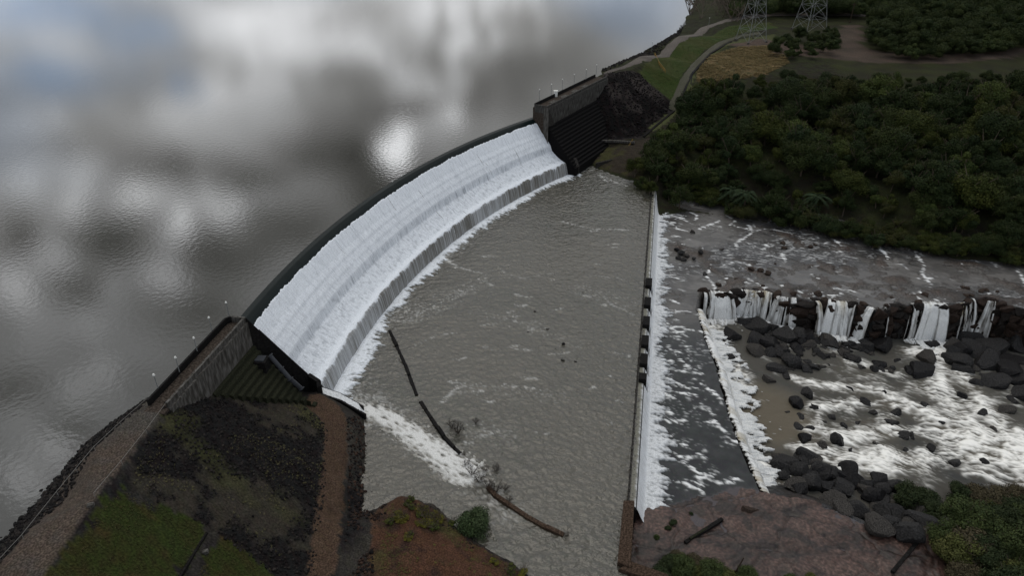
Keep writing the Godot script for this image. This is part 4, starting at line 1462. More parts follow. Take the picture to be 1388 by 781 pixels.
	for a in [[725, 422, 6], [742, 446, 6], [763, 466, 7], [763, 488, 8], [780, 490, 6], [716, 450, 5], [753, 472, 4], [790, 396, 4]]:
		var p := P(a[0], a[1], 0)
		boulder(p + Vector3(0, -0.2, 0), a[2] * 0.5 * p.distance_to(EYE) / F, "small black rock breaking the surface of the choppy pool", "rocks in the pool")

# ------------------------------------------------------------------ rubble that nobody could count
func rubble(called: String, f: Field, poly: PackedVector2Array, spacing: float, lo: float, hi: float, tones: Array, gap := -2.0, label := "") -> void:
	var mm := MultiMesh.new()
	mm.transform_format = MultiMesh.TRANSFORM_3D
	mm.use_colors = true
	mm.mesh = rock_meshes[3]
	var lo2 := Vector2(1e9, 1e9)
	var hi2 := -lo2
	for p in poly:
		lo2 = lo2.min(p)
		hi2 = hi2.max(p)
	var ts := []
	var cs := []
	var z := lo2.y
	while z < hi2.y:
		var x := lo2.x
		while x < hi2.x:
			var q := Vector2(x, z) + Vector2(rng.randf_range(-0.5, 0.5), rng.randf_range(-0.5, 0.5)) * spacing
			x += spacing
			if not Geometry2D.is_point_in_polygon(q, poly):
				continue
			if n2.get_noise_2d(q.x * 2.2, q.y * 2.2 + 30) + n1.get_noise_2d(q.x * 6.0, q.y * 6.0) * 0.5 < gap:
				continue
			var s := rng.randf_range(lo, hi) * (1.5 if rng.randf() < 0.08 else 1.0)
			var b := Basis.from_euler(Vector3(rng.randf() * TAU, rng.randf() * TAU, rng.randf() * TAU)).scaled(Vector3(s, s * 0.75, s))
			ts.append(Transform3D(b, Vector3(q.x, f.at(q.x, q.y) + s * 0.2, q.y)))
			var col: Color = tones[rng.randi() % tones.size()] * rng.randf_range(0.7, 1.3)
			col.a = 1.0
			cs.append(col)
		z += spacing
	mm.instance_count = ts.size()
	for k in ts.size():
		mm.set_instance_transform(k, ts[k])
		mm.set_instance_color(k, cs[k])
	var o := MultiMeshInstance3D.new()
	o.multimesh = mm
	o.material_override = M.riprap
	o.name = numbered(called)
	add_child(o)
	o.set_meta("kind", "stuff")
	o.set_meta("label", label)
	o.set_meta("category", "rubble")

func tufts(called: String, label: String, f: Field, poly: PackedVector2Array, spacing: float, size: float, a: Color, b: Color, gap: float) -> void:
	var l := Leaves.new()
	for k in 16:
		var w := TAU * k / 16.0 + rng.randf_range(-0.2, 0.2)
		var d := Vector3(cos(w), 0, sin(w))
		var side := Vector3(-sin(w), 0, cos(w)) * 0.07
		var foot := d * rng.randf_range(0.0, 0.35)
		var tip := foot + d * rng.randf_range(0.3, 0.8) + Vector3.UP * rng.randf_range(0.5, 1.0)
		var n0 := l.v.size()
		for p: Vector3 in [foot - side, foot + side, tip]:
			l.v.append(p)
			l.n.append((Vector3.UP * 1.5 - d * 0.3).normalized())
			l.c.append(Color.WHITE)
		l.idx.append(n0); l.idx.append(n0 + 2); l.idx.append(n0 + 1)
	var mm := MultiMesh.new()
	mm.transform_format = MultiMesh.TRANSFORM_3D
	mm.use_colors = true
	mm.mesh = arr_mesh(l.v, l.n, l.c, l.idx)
	var lo2 := Vector2(1e9, 1e9)
	var hi2 := -lo2
	for p in poly:
		lo2 = lo2.min(p)
		hi2 = hi2.max(p)
	var ts := []
	var cs := []
	var z := lo2.y
	while z < hi2.y:
		var x := lo2.x
		while x < hi2.x:
			var q := Vector2(x, z) + Vector2(rng.randf_range(-0.5, 0.5), rng.randf_range(-0.5, 0.5)) * spacing
			x += spacing
			var e := n2.get_noise_2d(q.x * 3.0 + 33.0, q.y * 3.0) + n1.get_noise_2d(q.x * 8.0, q.y * 8.0) * 0.6
			if e < gap or not Geometry2D.is_point_in_polygon(q, poly):
				continue
			var s := size * rng.randf_range(0.5, 1.3)
			ts.append(Transform3D(Basis.from_euler(Vector3(0, rng.randf() * TAU, 0)).scaled(Vector3(s * 1.3, s, s * 1.3)), Vector3(q.x, f.at(q.x, q.y) - 0.02, q.y)))
			var col := a.lerp(b, clampf(0.5 + e + rng.randf_range(-0.4, 0.4), 0, 1)) * rng.randf_range(0.8, 1.2)
			col.a = 1.0
			cs.append(col)
		z += spacing
	mm.instance_count = ts.size()
	for k in ts.size():
		mm.set_instance_transform(k, ts[k])
		mm.set_instance_color(k, cs[k])
	var o := MultiMeshInstance3D.new()
	o.multimesh = mm
	o.material_override = M.leaf
	o.name = numbered(called)
	add_child(o)
	o.set_meta("kind", "stuff")
	o.set_meta("label", label)
	o.set_meta("category", "grass")

func all_grass() -> void:
	var g := on_line(left, [148, 678, 172, 668, 230, 694, 282, 719, 244, 783, 200, 830, 40, 830, 62, 783])
	tufts("grass", "short green grass on the left embankment below the gravel road", left, g, 0.24, 0.14, lin(56, 62, 34), lin(70, 64, 40), -0.5)
	tufts("grass", "smaller patch of green grass beyond the dirt path", left, on_line(left, [288, 741, 310, 742, 372, 781, 400, 815, 258, 815, 268, 781]), 0.24, 0.14, lin(56, 62, 34), lin(70, 64, 40), -0.5)
	tufts("weeds", "scattered weeds between the dark stones of the left embankment", left, on_line(left, [240, 539, 300, 533, 395, 538, 440, 575, 436, 645, 416, 781, 378, 781, 330, 750, 285, 714, 222, 685, 180, 655, 185, 620, 218, 575]), 0.4, 0.2, lin(70, 70, 46), lin(84, 80, 56), 0.1)
	tufts("weeds", "yellow green weeds on the red earth spit", left, on_line(left, [520, 690, 550, 676, 590, 692, 612, 720, 660, 748, 715, 785, 515, 785]), 0.4, 0.2, lin(84, 80, 40), lin(66, 66, 38), 0.12)
	tufts("dry_grass", "tall dry straw coloured grass beside the dirt road", right, on_line(right, [945, 98, 960, 76, 1000, 64, 1050, 62, 1070, 85, 1040, 100, 1000, 108, 945, 112]), 0.5, 0.55, lin(124, 108, 76), lin(96, 86, 58), -0.3)
	tufts("grass", "green grass on the slope of the far embankment", right, on_line(right, [868, 99, 905, 68, 985, 38, 1060, 30, 1000, 46, 955, 68, 925, 100, 913, 136, 884, 116]), 0.5, 0.22, lin(62, 76, 38), lin(78, 78, 46), -0.4)

func all_rubble() -> void:
	var dark := [lin(44, 42, 42), lin(38, 36, 36), lin(56, 52, 50), lin(34, 33, 34)]
	var warm := [lin(52, 42, 38), lin(40, 36, 36), lin(72, 56, 48), lin(34, 33, 34)]
	rubble("rockfill", left, on_line(left, [240, 539, 300, 533, 395, 538, 440, 575, 436, 645, 416, 781, 378, 781, 330, 750, 285, 714, 222, 685, 180, 655, 185, 620, 218, 575]), 0.40, 0.12, 0.27, dark, -0.16, "dark broken stone on the left embankment slope")
	var shore := line2([206, 535, 117, 597, 50, 677, 0, 733, -90, 830], 13.6)
	var inner := line2([203, 541, 129, 608, 35, 722, 0, 762, -60, 830], 17.2)
	inner.reverse()
	shore.append_array(inner)
	rubble("riprap", left, shore, 0.36, 0.14, 0.30, dark, -2.0, "dark riprap along the reservoir edge below the gravel road")
	rubble("riprap", left, on_line(left, [470, 563, 485, 565, 500, 585, 503, 690, 545, 668, 530, 690, 508, 712, 506, 785, 462, 785, 470, 720, 474, 640]), 0.36, 0.13, 0.30, warm, -0.25, "brown and black riprap between the dirt track and the pool")
	rubble("riprap", left, on_line(left, [436, 575, 444, 580, 442, 650, 426, 781, 415, 781, 428, 700, 436, 640]), 0.4, 0.1, 0.22, dark, -0.2, "strip of dark stones along the inner edge of the dirt track")
	rubble("riprap", left, on_line(left, [545, 668, 590, 684, 616, 714, 650, 738, 640, 745, 600, 718, 580, 694, 545, 680]), 0.5, 0.1, 0.22, warm, -0.2, "small stones along the tip of the red earth spit")
	rubble("rockfill", right, on_line(right, [826, 104, 850, 97, 868, 100, 884, 119, 911, 142, 905, 153, 878, 172, 866, 187, 799, 189, 797, 141]), 0.75, 0.22, 0.46, [lin(30, 27, 28), lin(25, 23, 24), lin(40, 36, 36)], -0.3, "black broken stone on the right embankment slope")
	rubble("riprap", right, on_line(right, [816, 95, 870, 72, 915, 46, 924, 34, 926, 38, 918, 50, 870, 77, 818, 99]), 0.8, 0.25, 0.5, dark, -2.0, "narrow riprap edge between the reservoir and the far road")

# ------------------------------------------------------------------ concrete works
func abutment(t: Node3D, land: Vector2, dam: Vector2, side: float, width: float, base: float, steps: int, rise: float, run: float, step_from: float, step_to: float, panel_m: Material, step_m: Material) -> void:
	var d := (dam - land).normalized()
	var n := Vector2(-d.y, d.x) * side
	var l := land.distance_to(dam)
	var top := 17.3
	var st := begin()
	prism(st, [land - n * width - d * 1.0, dam - n * width, dam, land - d * 1.0], -3.0, top, 0.05)
	obj("deck", st.commit(), M.deck, t)
	st = begin()
	prism(st, [land - n * 0.3, dam - n * 0.3 - d * 0.3, dam + n * 0.02 - d * 0.3, land + n * 0.02], top - 0.4, top + 0.8, 0.04)
	obj("parapet", st.commit(), panel_m, t)
	st = begin()
	prism(st, [land - n * width - n * 0.05, dam - n * width - n * 0.05 - d * 0.8, dam - n * width + n * 0.22 - d * 0.8, land - n * width + n * 0.22], top - 1.2, top + 0.9, 0.04)
	obj("parapet", st.commit(), M.black_concrete, t)
	st = begin()
	var c0 := dam - n * width - n * 0.05 - d * 0.8
	prism(st, [c0, c0 + d * 0.75 + n * 0.5, c0 + d * 0.5 + n * 0.72, c0 + n * 0.27 - d * 0.02], top - 1.2, top + 0.9, 0.04)
	obj("parapet", st.commit(), M.black_concrete, t)
	st = begin()
	prism(st, [dam - d * 0.28 - n * (width - 0.6), dam + d * 0.02 - n * (width - 0.6), dam + d * 0.02 + n * 0.03, dam - d * 0.28 + n * 0.03], top - 1.2, top + 0.85, 0.04)
	obj("parapet", st.commit(), panel_m, t)
	# the upright face below the deck, cast in bays
	var u := 0.0
	while u < l - 0.2:
		var w := minf(3.0, l - u)
		st = begin()
		prism(st, [land + d * (u + 0.02), land + d * (u + w - 0.02), land + d * (u + w - 0.02) + n * 0.32, land + d * (u + 0.02) + n * 0.32], base - 1.5, top + 0.1, 0.04)
		obj("panel", st.commit(), panel_m, t)
		u += 3.0
	for k in steps:
		st = begin()
		var o0 := 0.2 + k * run
		var h := base - k * rise
		var from := lerpf(step_from, step_to, float(k) / (steps - 1))
		prism(st, [land + d * from + n * o0, dam + n * o0 - d * 0.1, dam + n * (o0 + run) - d * 0.1, land + d * from + n * (o0 + run)], -3.0, [h, h, h - 0.12, h - 0.12], 0.08)
		obj("step", st.commit(), step_m, t)

func wall_run(pts: Array, thick: float, lo: float, ch := 0.05) -> ArrayMesh:
	# pts: Vector3 along the top of a wall
	var st := begin()
	for k in range(pts.size() - 1):
		var a: Vector3 = pts[k]
		var b: Vector3 = pts[k + 1]
		var p := Vector2(a.x, a.z)
		var q := Vector2(b.x, b.z)
		var s := (q - p).normalized()
		var m := Vector2(-s.y, s.x) * thick * 0.5
		prism(st, [p - m, q - m, q + m, p + m], [minf(lo, a.y - 0.3), minf(lo, b.y - 0.3), minf(lo, b.y - 0.3), minf(lo, a.y - 0.3)], [a.y, b.y, b.y, a.y], ch)
	return st.commit()

func rail(called: String, label: String, pts: Array, high: float, gap: float, m: Material, r := 0.035, bars := 2) -> void:
	# a fence of posts and rails along points on the ground; posts and rails are parts
	var t := thing(called, label, "railing")
	var pm := CylinderMesh.new()
	pm.top_radius = r * 1.2
	pm.bottom_radius = r * 1.2
	pm.height = high
	pm.radial_segments = 6
	pm.rings = 1
	for k in range(pts.size() - 1):
		var a: Vector3 = pts[k]
		var b: Vector3 = pts[k + 1]
		var l := a.distance_to(b)
		var n := maxi(1, int(l / gap))
		for i in n + (1 if k == pts.size() - 2 else 0):
			var o := obj("post", pm, m, t)
			o.position = a.lerp(b, float(i) / n) + Vector3.UP * high * 0.5
		for e in bars:
			var st := begin()
			var y := high * (1.0 - 0.45 * e) - r
			bar(st, a + Vector3.UP * y, b + Vector3.UP * y, r, 5)
			obj("rail", st.commit(), m, t)

func lamp_post(base: Vector3, high: float, label: String, group: String) -> void:
	var t := thing("lamp_post", label, "lamp post", base, 0.0, group)
	var st := begin()
	bar(st, Vector3.ZERO, Vector3(0, high, 0), 0.06, 6, 0.045)
	obj("pole", st.commit(), M.galvanised, t)
	st = begin()
	bar(st, Vector3(0, high, 0), Vector3(0, high + 0.08, 0), 0.1, 8, 0.16)
	bar(st, Vector3(0, high + 0.08, 0), Vector3(0, high + 0.28, 0), 0.16, 8, 0.1)
	obj("lamp_head", st.commit(), M.white_paint, t)

func works() -> void:
	M.wall_brown = mat(Color8(78, 64, 54), 0.9, M.concrete.albedo_texture, M.concrete.normal_texture, 4.0, 0.15)
	M.cliff_a = mat(Color8(56, 46, 41), 0.6, M.concrete.albedo_texture, M.concrete.normal_texture, 4.0, 0.5)
	M.cliff_b = mat(Color8(42, 38, 36), 0.5, M.concrete.albedo_texture, M.concrete.normal_texture, 4.0, 0.5)
	M.mid_concrete = mat(Color8(80, 79, 77), 0.85, M.concrete.albedo_texture, M.concrete.normal_texture, 9.0, 0.04)
	M.mid_concrete.uv1_scale = Vector3(1.0 / 7.0, 1.0 / 30.0, 1.0 / 7.0)
	M.deck = mat(Color8(76, 68, 62), 0.9, M.concrete.albedo_texture, M.concrete.normal_texture, 5.0, 0.08)
	# left
	var t := thing("concrete_abutment", "left concrete abutment with walled deck and mossy stepped face", "abutment")
	var la := P2(228, 547, 18)
	var da := P2(333, 431, 18)
	var dl := (da - la).normalized()
	abutment(t, la, da, 1.0, 2.6, 13.6, 14, 0.76, 0.56, (P2(288, 531, 13.4) - la).dot(dl) - 0.6, (P2(400, 532, 4.6) - la).dot(dl) - 0.4, M.concrete, M.moss_step)
	obj("training_wall", wall_run([P(333, 431, 18.0), P(352, 448, 15.2), P(418, 507, 5.2), P(432, 516, 4.8), P(433, 524, 4.2)], 0.7, -2.0), M.black_concrete, t)
	# pipe and valve chamber in the corner of the steps
	t = thing("outlet_pipe", "dark steel pipe with flanges running down the stepped concrete face", "pipe")
	var st := begin()
	var pa := P(366, 482, 12.2)
	var pb := P(394, 514, 8.6)
	var pc := P(409, 527, 6.2)
	bar(st, pa, pb, 0.32, 10)
	bar(st, pb, pc, 0.32, 10)
	var pipe_o := obj("pipe", st.commit(), M.dark_metal, t)
	for q in [pa, pa.lerp(pb, 0.55), pb, pc]:
		st = begin()
		bar(st, q - (pb - pa).normalized() * 0.06, q + (pb - pa).normalized() * 0.06, 0.48, 12)
		obj("flange", st.commit(), M.dark_metal, pipe_o)
	t = thing("valve_chamber", "black concrete valve chamber in the corner of the mossy steps", "chamber")
	st = begin()
	var vc := P(354, 486, 12.4)
	prism(st, [Vector2(vc.x - 1.0, vc.z - 1.1), Vector2(vc.x + 0.9, vc.z - 0.9), Vector2(vc.x + 0.8, vc.z + 1.0), Vector2(vc.x - 1.1, vc.z + 0.9)], 8.0, 12.3)
	obj("body", st.commit(), M.black_concrete, t)
	st = begin()
	prism(st, [Vector2(vc.x - 0.7, vc.z - 0.7), Vector2(vc.x + 0.6, vc.z - 0.6), Vector2(vc.x + 0.5, vc.z + 0.7), Vector2(vc.x - 0.8, vc.z + 0.6)], 12.3, 12.5)
	obj("lid", st.commit(), M.dark_metal, t)
	t = thing("cabinet", "small white cabinet on the mossy stepped face", "cabinet")
	st = begin()
	vc = P(312, 513, 12.3)
	prism(st, [Vector2(vc.x - 0.5, vc.z - 0.3), Vector2(vc.x + 0.5, vc.z - 0.15), Vector2(vc.x + 0.45, vc.z + 0.3), Vector2(vc.x - 0.55, vc.z + 0.15)], vc.y - 1.2, vc.y + 0.3, 0.05)
	obj("body", st.commit(), M.white_paint, t)
	st = begin()
	prism(st, [Vector2(vc.x - 0.58, vc.z - 0.36), Vector2(vc.x + 0.58, vc.z - 0.2), Vector2(vc.x + 0.52, vc.z + 0.36), Vector2(vc.x - 0.62, vc.z + 0.2)], vc.y + 0.3, vc.y + 0.38, 0.02)
	obj("roof", st.commit(), M.white_paint, t)
	# outlet channel with its race
	t = thing("outlet_channel", "narrow dark concrete channel carrying white water from the abutment into the pool", "channel")
	var ca := P(430, 527, 2.6)
	var cb := P(462, 538, 1.9)
	var cc := P(494, 556, 0.9)
	var off := Vector3(0.35, 0, 0.95)
	obj("wall", wall_run([ca + off, cb + off, cc + off], 0.35, -2.0), M.black_concrete, t)
	obj("wall", wall_run([ca - off * 0.9, cb - off * 0.9, cc - off * 0.9], 0.3, -2.0), M.black_concrete, t)
	var v := PackedVector3Array()
	var c := PackedColorArray()
	for j in 60:
		var q := j / 59.0
		var p := ca.lerp(cb, q * 2.0) if q < 0.5 else cb.lerp(cc, q * 2.0 - 1.0)
		if q > 0.9:
			p.y -= (q - 0.9) * 8.0
		for i in 9:
			var s := (i - 4) / 4.0
			v.append(p + off * s * 0.86 + Vector3(0, 0.06 + n3.get_noise_2d(j * 4.0, i * 9.0) * 0.08, 0))
			c.append(lin(170, 172, 170).lerp(Color(0.76, 0.78, 0.8), clampf(0.8 + n2.get_noise_2d(j * 12.0, i * 20.0), 0, 1)))
	struct("water", grid(9, 60, v, c), M.white)
	# right
	t = thing("concrete_abutment", "right concrete abutment with black stepped face below the far embankment", "abutment")
	var lb := P2(823, 104, 18)
	var db := P2(741, 145, 18)
	var dr2 := (db - lb).normalized()
	abutment(t, lb, db, -1.0, 4.2, 12.6, 14, 0.78, 0.66, (P2(806, 133, 12.6) - lb).dot(dr2), (P2(797, 190, 2.6) - lb).dot(dr2), M.mid_concrete, M.jet_concrete)
	obj("training_wall", wall_run([P(741, 145, 18.0), P(750, 168, 12.5), P(770, 206, 5.0), P(780, 216, 4.0), P(783, 226, 2.4)], 1.0, -2.5), M.dark_concrete, t)
	st = begin()
	var ef := P2(730, 141, 18)
	prism(st, [ef, db + Vector2(-0.05, 0.05), db + Vector2(0.5, 0.9), ef + Vector2(-0.4, 0.6)], -3.0, 17.9, 0.06)
	obj("end_pier", st.commit(), M.concrete, t)
	for k in 4:
		var q := Vector2(lb.x, lb.y).lerp(db, 0.3 + k * 0.17)
		st = begin()
		var dd := (db - lb).normalized()
		var nn := Vector2(dd.y, -dd.x)
		var q2 := q - nn * 2.0
		prism(st, [q2 - dd * 1.6 - nn * 0.7, q2 + dd * 1.6 - nn * 0.7, q2 + dd * 1.6 + nn * 0.7, q2 - dd * 1.6 + nn * 0.7], 17.2, 17.42, 0.03)
		obj("cover_slab", st.commit(), M.concrete, t)
	t = thing("cabinet", "small white cabinet on the deck of the right abutment", "cabinet")
	st = begin()
	vc = P(753, 131, 17.3)
	prism(st, [Vector2(vc.x - 0.5, vc.z - 0.5), Vector2(vc.x + 0.5, vc.z - 0.5), Vector2(vc.x + 0.5, vc.z + 0.5), Vector2(vc.x - 0.5, vc.z + 0.5)], 17.2, 18.9, 0.05)
	obj("body", st.commit(), M.white_paint, t)
	st = begin()
	prism(st, [Vector2(vc.x - 0.6, vc.z - 0.6), Vector2(vc.x + 0.6, vc.z - 0.6), Vector2(vc.x + 0.6, vc.z + 0.6), Vector2(vc.x - 0.6, vc.z + 0.6)], 18.9, 19.0, 0.03)
	obj("roof", st.commit(), M.white_paint, t)
	# retaining wall, footbridge and stairs at the foot of the black slope
	t = thing("retaining_wall", "low dark concrete wall at the foot of the black rockfill slope", "wall")
	obj("wall", wall_run([P(791, 195, 3.6), P(803, 190, 3.7), P(830, 190, 3.8), P(860, 192, 3.8)], 0.5, -1.0), M.dark_concrete, t)
	obj("coping", wall_run([P(791, 195, 3.9), P(803, 190, 4.0), P(830, 190, 4.1), P(860, 192, 4.1)], 0.75, 3.5), M.concrete, t)
	rail("handrail", "ochre handrail of the footbridge beside the right training wall", [P(770, 206, 3.6), P(782, 200, 3.7), P(792, 195, 3.7)], 1.1, 1.2, M.yellow_rail, 0.06)
	rail("handrail", "ochre handrail of the short stair down to the river bank", [P(857, 193, 3.6), P(850, 205, 1.8), P(846, 213, 1.0)], 1.1, 1.2, M.yellow_rail, 0.06)
	rail("handrail", "ochre handrail of the stair on the green slope of the far embankment", [on(right, 887, 76), on(right, 893, 89), on(right, 901, 99)], 1.2, 1.5, M.yellow_rail, 0.08)
	t = thing("stone_wall", "low stone wall on the scrubby bank beside the pool", "wall")
	obj("wall", wall_run([P(808, 221, 1.6), P(830, 216, 1.8), P(848, 212, 2.0)], 0.6, -1.0), M.dark_concrete, t)
	t = thing("drain_channel", "dark stone drain curving down beside the green slope of the far embankment", "drain")
	var dr := [990, 57, 963, 73, 947, 90, 937, 102, 928, 122, 925, 134, 917, 148, 893, 168, 872, 186]
	var pts := []
	for k in range(0, dr.size(), 2):
		pts.append(on(right, dr[k], dr[k + 1]) + Vector3.UP * 0.35)
	obj("kerb", wall_run(pts, 0.7, -2.0), M.black_concrete, t)
	# broken wall in the pool
	t = thing("training_wall", "broken black concrete wall standing in the pool, leading away from the spillway", "wall")
	var w1 := line2([528, 447, 538, 468, 550, 495, 565, 535], 0.3)
	var w2 := line2([570, 543, 585, 566, 602, 592, 616, 607, 624, 614], 0.3)
	for w in [w1, w2]:
		for k in range(w.size() - 1):
			var l: float = w[k].distance_to(w[k + 1])
			var nseg := maxi(1, int(l / 2.2))
			for i in nseg:
				var a: Vector2 = w[k].lerp(w[k + 1], float(i) / nseg)
				var b: Vector2 = w[k].lerp(w[k + 1], (i + 0.995) / nseg)
				var h := 0.38 + rng.randf_range(-0.22, 0.2)
				obj("wall_block", wall_run([Vector3(a.x, h, a.y), Vector3(b.x, h + rng.randf_range(-0.1, 0.1), b.y)], rng.randf_range(0.45, 0.6), -2.0, 0.1), M.black_concrete, t)
	t = thing("training_wall", "rust brown remnant of the pool wall, lying towards the weir", "wall")
	var w3 := line2([662, 660, 672, 672, 690, 684, 715, 700, 740, 714, 764, 724], 0.3)
	for k in range(w3.size() - 1):
		obj("wall_block", wall_run([Vector3(w3[k].x, 0.4 + rng.randf_range(-0.1, 0.12), w3[k].y), Vector3(w3[k + 1].x, 0.38 + rng.randf_range(-0.1, 0.1), w3[k + 1].y)], 0.62, -2.0, 0.1), M.wall_brown, t)
	# lamp posts
	for a in [[215, 527, 1.9], [244, 504, 2.0], [268, 476, 1.9], [288, 448, 1.9], [311, 428, 2.0]]:
		lamp_post(P(a[0], a[1], 18.1), a[2], "slim lamp post on the reservoir parapet of the left abutment", "lamp posts on the left abutment")
	for a in [[731, 137, 3.0], [747, 129, 2.9], [762, 122, 2.9], [778, 115, 2.9], [794, 108, 2.9], [808, 101, 2.8]]:
		lamp_post(P(a[0], a[1], 18.1), a[2], "slim lamp post on the reservoir parapet of the right abutment", "lamp posts on the right abutment")
	for a in [[883, 76], [960, 42]]:
		lamp_post(on(right, a[0], a[1] - 6), 3.4, "slim lamp post at the edge of the far embankment road", "lamp posts on the far road")
	# the wire rails of the left road
	var up_pts := []
	for a in [[202, 545], [165, 578], [130, 611], [80, 672], [33, 731], [0, 767]]:
		up_pts.append(P(a[0], a[1], 17.3))
	rail("guard_rail", "pale wire rail on the reservoir side of the gravel crest road", up_pts, 0.6, 3.0, M.wire, 0.022, 1)
	var dn := []
	for a in [[229, 549], [200, 588], [167, 630], [130, 674]]:
		dn.append(P(a[0], a[1], 17.3))
	rail("guard_rail", "pale wire rail on the slope side of the gravel crest road", dn, 0.6, 3.0, M.wire, 0.022, 1)
	# old beams on the red rock
	t = thing("concrete_beam", "mossy broken concrete beam lying on the wet red rock by the weir", "beam")
	st = begin()
	bar(st, on(bed, 928, 738) + Vector3(0, 0.25, 0), on(bed, 978, 706) + Vector3(0, 0.25, 0), 0.32, 4)
	obj("beam", st.commit(), M.black_concrete, t)
	st = begin()
	bar(st, on(bed, 934, 734) + Vector3(0, 0.5, 0), on(bed, 958, 719) + Vector3(0, 0.5, 0), 0.16, 5)
	obj("moss", st.commit(), M.moss_step, t)
	t = thing("concrete_beam", "long dark concrete beam on the red rock below the trees", "beam")
	st = begin()
	bar(st, on(bed, 1208, 778) + Vector3(0, 0.3, 0), on(bed, 1243, 736) + Vector3(0, 0.3, 0), 0.3, 4)
	obj("beam", st.commit(), M.black_concrete, t)
	t = thing("timber_post", "thin bare timber post leaning above the shrubs by the weir end", "post")
	st = begin()
	bar(st, on(bed, 995, 779), on(bed, 995, 779) + Vector3(0.5, 3.4, 0.3), 0.14, 6, 0.07)
	obj("post", st.commit(), M.wood, t)
	t = thing("rock_slab", "dark upright rock slab on the red bedrock near the ledge", "rock")
	var sl := obj("slab", rock_meshes[2], M.boulder_brown, t)
	t.position = on(bed, 1014, 692)
	sl.scale = Vector3(1.5, 0.8, 0.9)
	for a in [[124, 686], [279, 749]]:
		t = thing("marker_stone", "small pale marker stone at the edge of the embankment grass", "stone", on(left, a[0], a[1]), 0.3, "marker stones on the grass")
		st = begin()
		prism(st, [Vector2(-0.3, -0.2), Vector2(0.3, -0.22), Vector2(0.28, 0.2), Vector2(-0.3, 0.22)], -0.1, 0.3, 0.05)
		obj("stone", st.commit(), M.concrete, t)
	var dt := thing("drain_channel", "narrow dark drain beside the dirt path across the left grass", "drain")
	obj("kerb", wall_run([on(left, 281, 722) + Vector3.UP * 0.1, on(left, 264, 750) + Vector3.UP * 0.1, on(left, 243, 784) + Vector3.UP * 0.1], 0.25, 0.0), M.black_concrete, dt)

func ribbon(f: Field, a: Array, width: float, lift: float, tone: Color, tone2: Color) -> ArrayMesh:
	var cur := Curve2D.new()
	for k in range(0, a.size(), 2):
		var p := on(f, a[k], a[k + 1])
		cur.add_point(Vector2(p.x, p.z))
	var l := cur.get_baked_length()
	var n := int(l / 0.8)
	var v := PackedVector3Array()
	var c := PackedColorArray()
	for j in n:
		var p := cur.sample_baked(l * j / (n - 1))
		var q := cur.sample_baked(minf(l, l * j / (n - 1) + 0.5))
		var b := cur.sample_baked(maxf(0.0, l * j / (n - 1) - 0.5))
		var d := (q - b).normalized()
		var m := Vector2(-d.y, d.x)
		for i in 9:
			var s := (i - 4) / 4.0 * width * 0.5
			if i == 0 or i == 8:
				s += n3.get_noise_2d(j * 6.0, i * 40.0) * 0.5
			var w := p + m * s
			v.append(Vector3(w.x, f.at(w.x, w.y) + lift - (0.35 if i == 0 or i == 8 else 0.0), w.y))
			c.append(tone.lerp(tone2, clampf(0.5 + n2.get_noise_2d(w.x * 1.6, w.y * 1.6) * 1.3, 0, 1)))
	return grid(9, n, v, c)

func roads() -> void:
	struct("road", ribbon(right, [820, 101, 845, 92, 870, 80, 920, 54, 955, 38, 985, 28, 1015, 23], 5.0, 0.22, lin(112, 106, 100), lin(96, 90, 86)), M.soil)
	struct("road", ribbon(far_right, [1010, 24, 1040, 21, 1110, 20, 1190, 22], 5.0, 0.5, lin(112, 106, 100), lin(96, 90, 86)), M.soil)
	struct("path", ribbon(right, [910, 150, 917, 133, 925, 113, 943, 87, 966, 66, 1000, 50, 1030, 45], 3.0, 0.15, lin(92, 90, 80), lin(80, 80, 66)), M.soil)

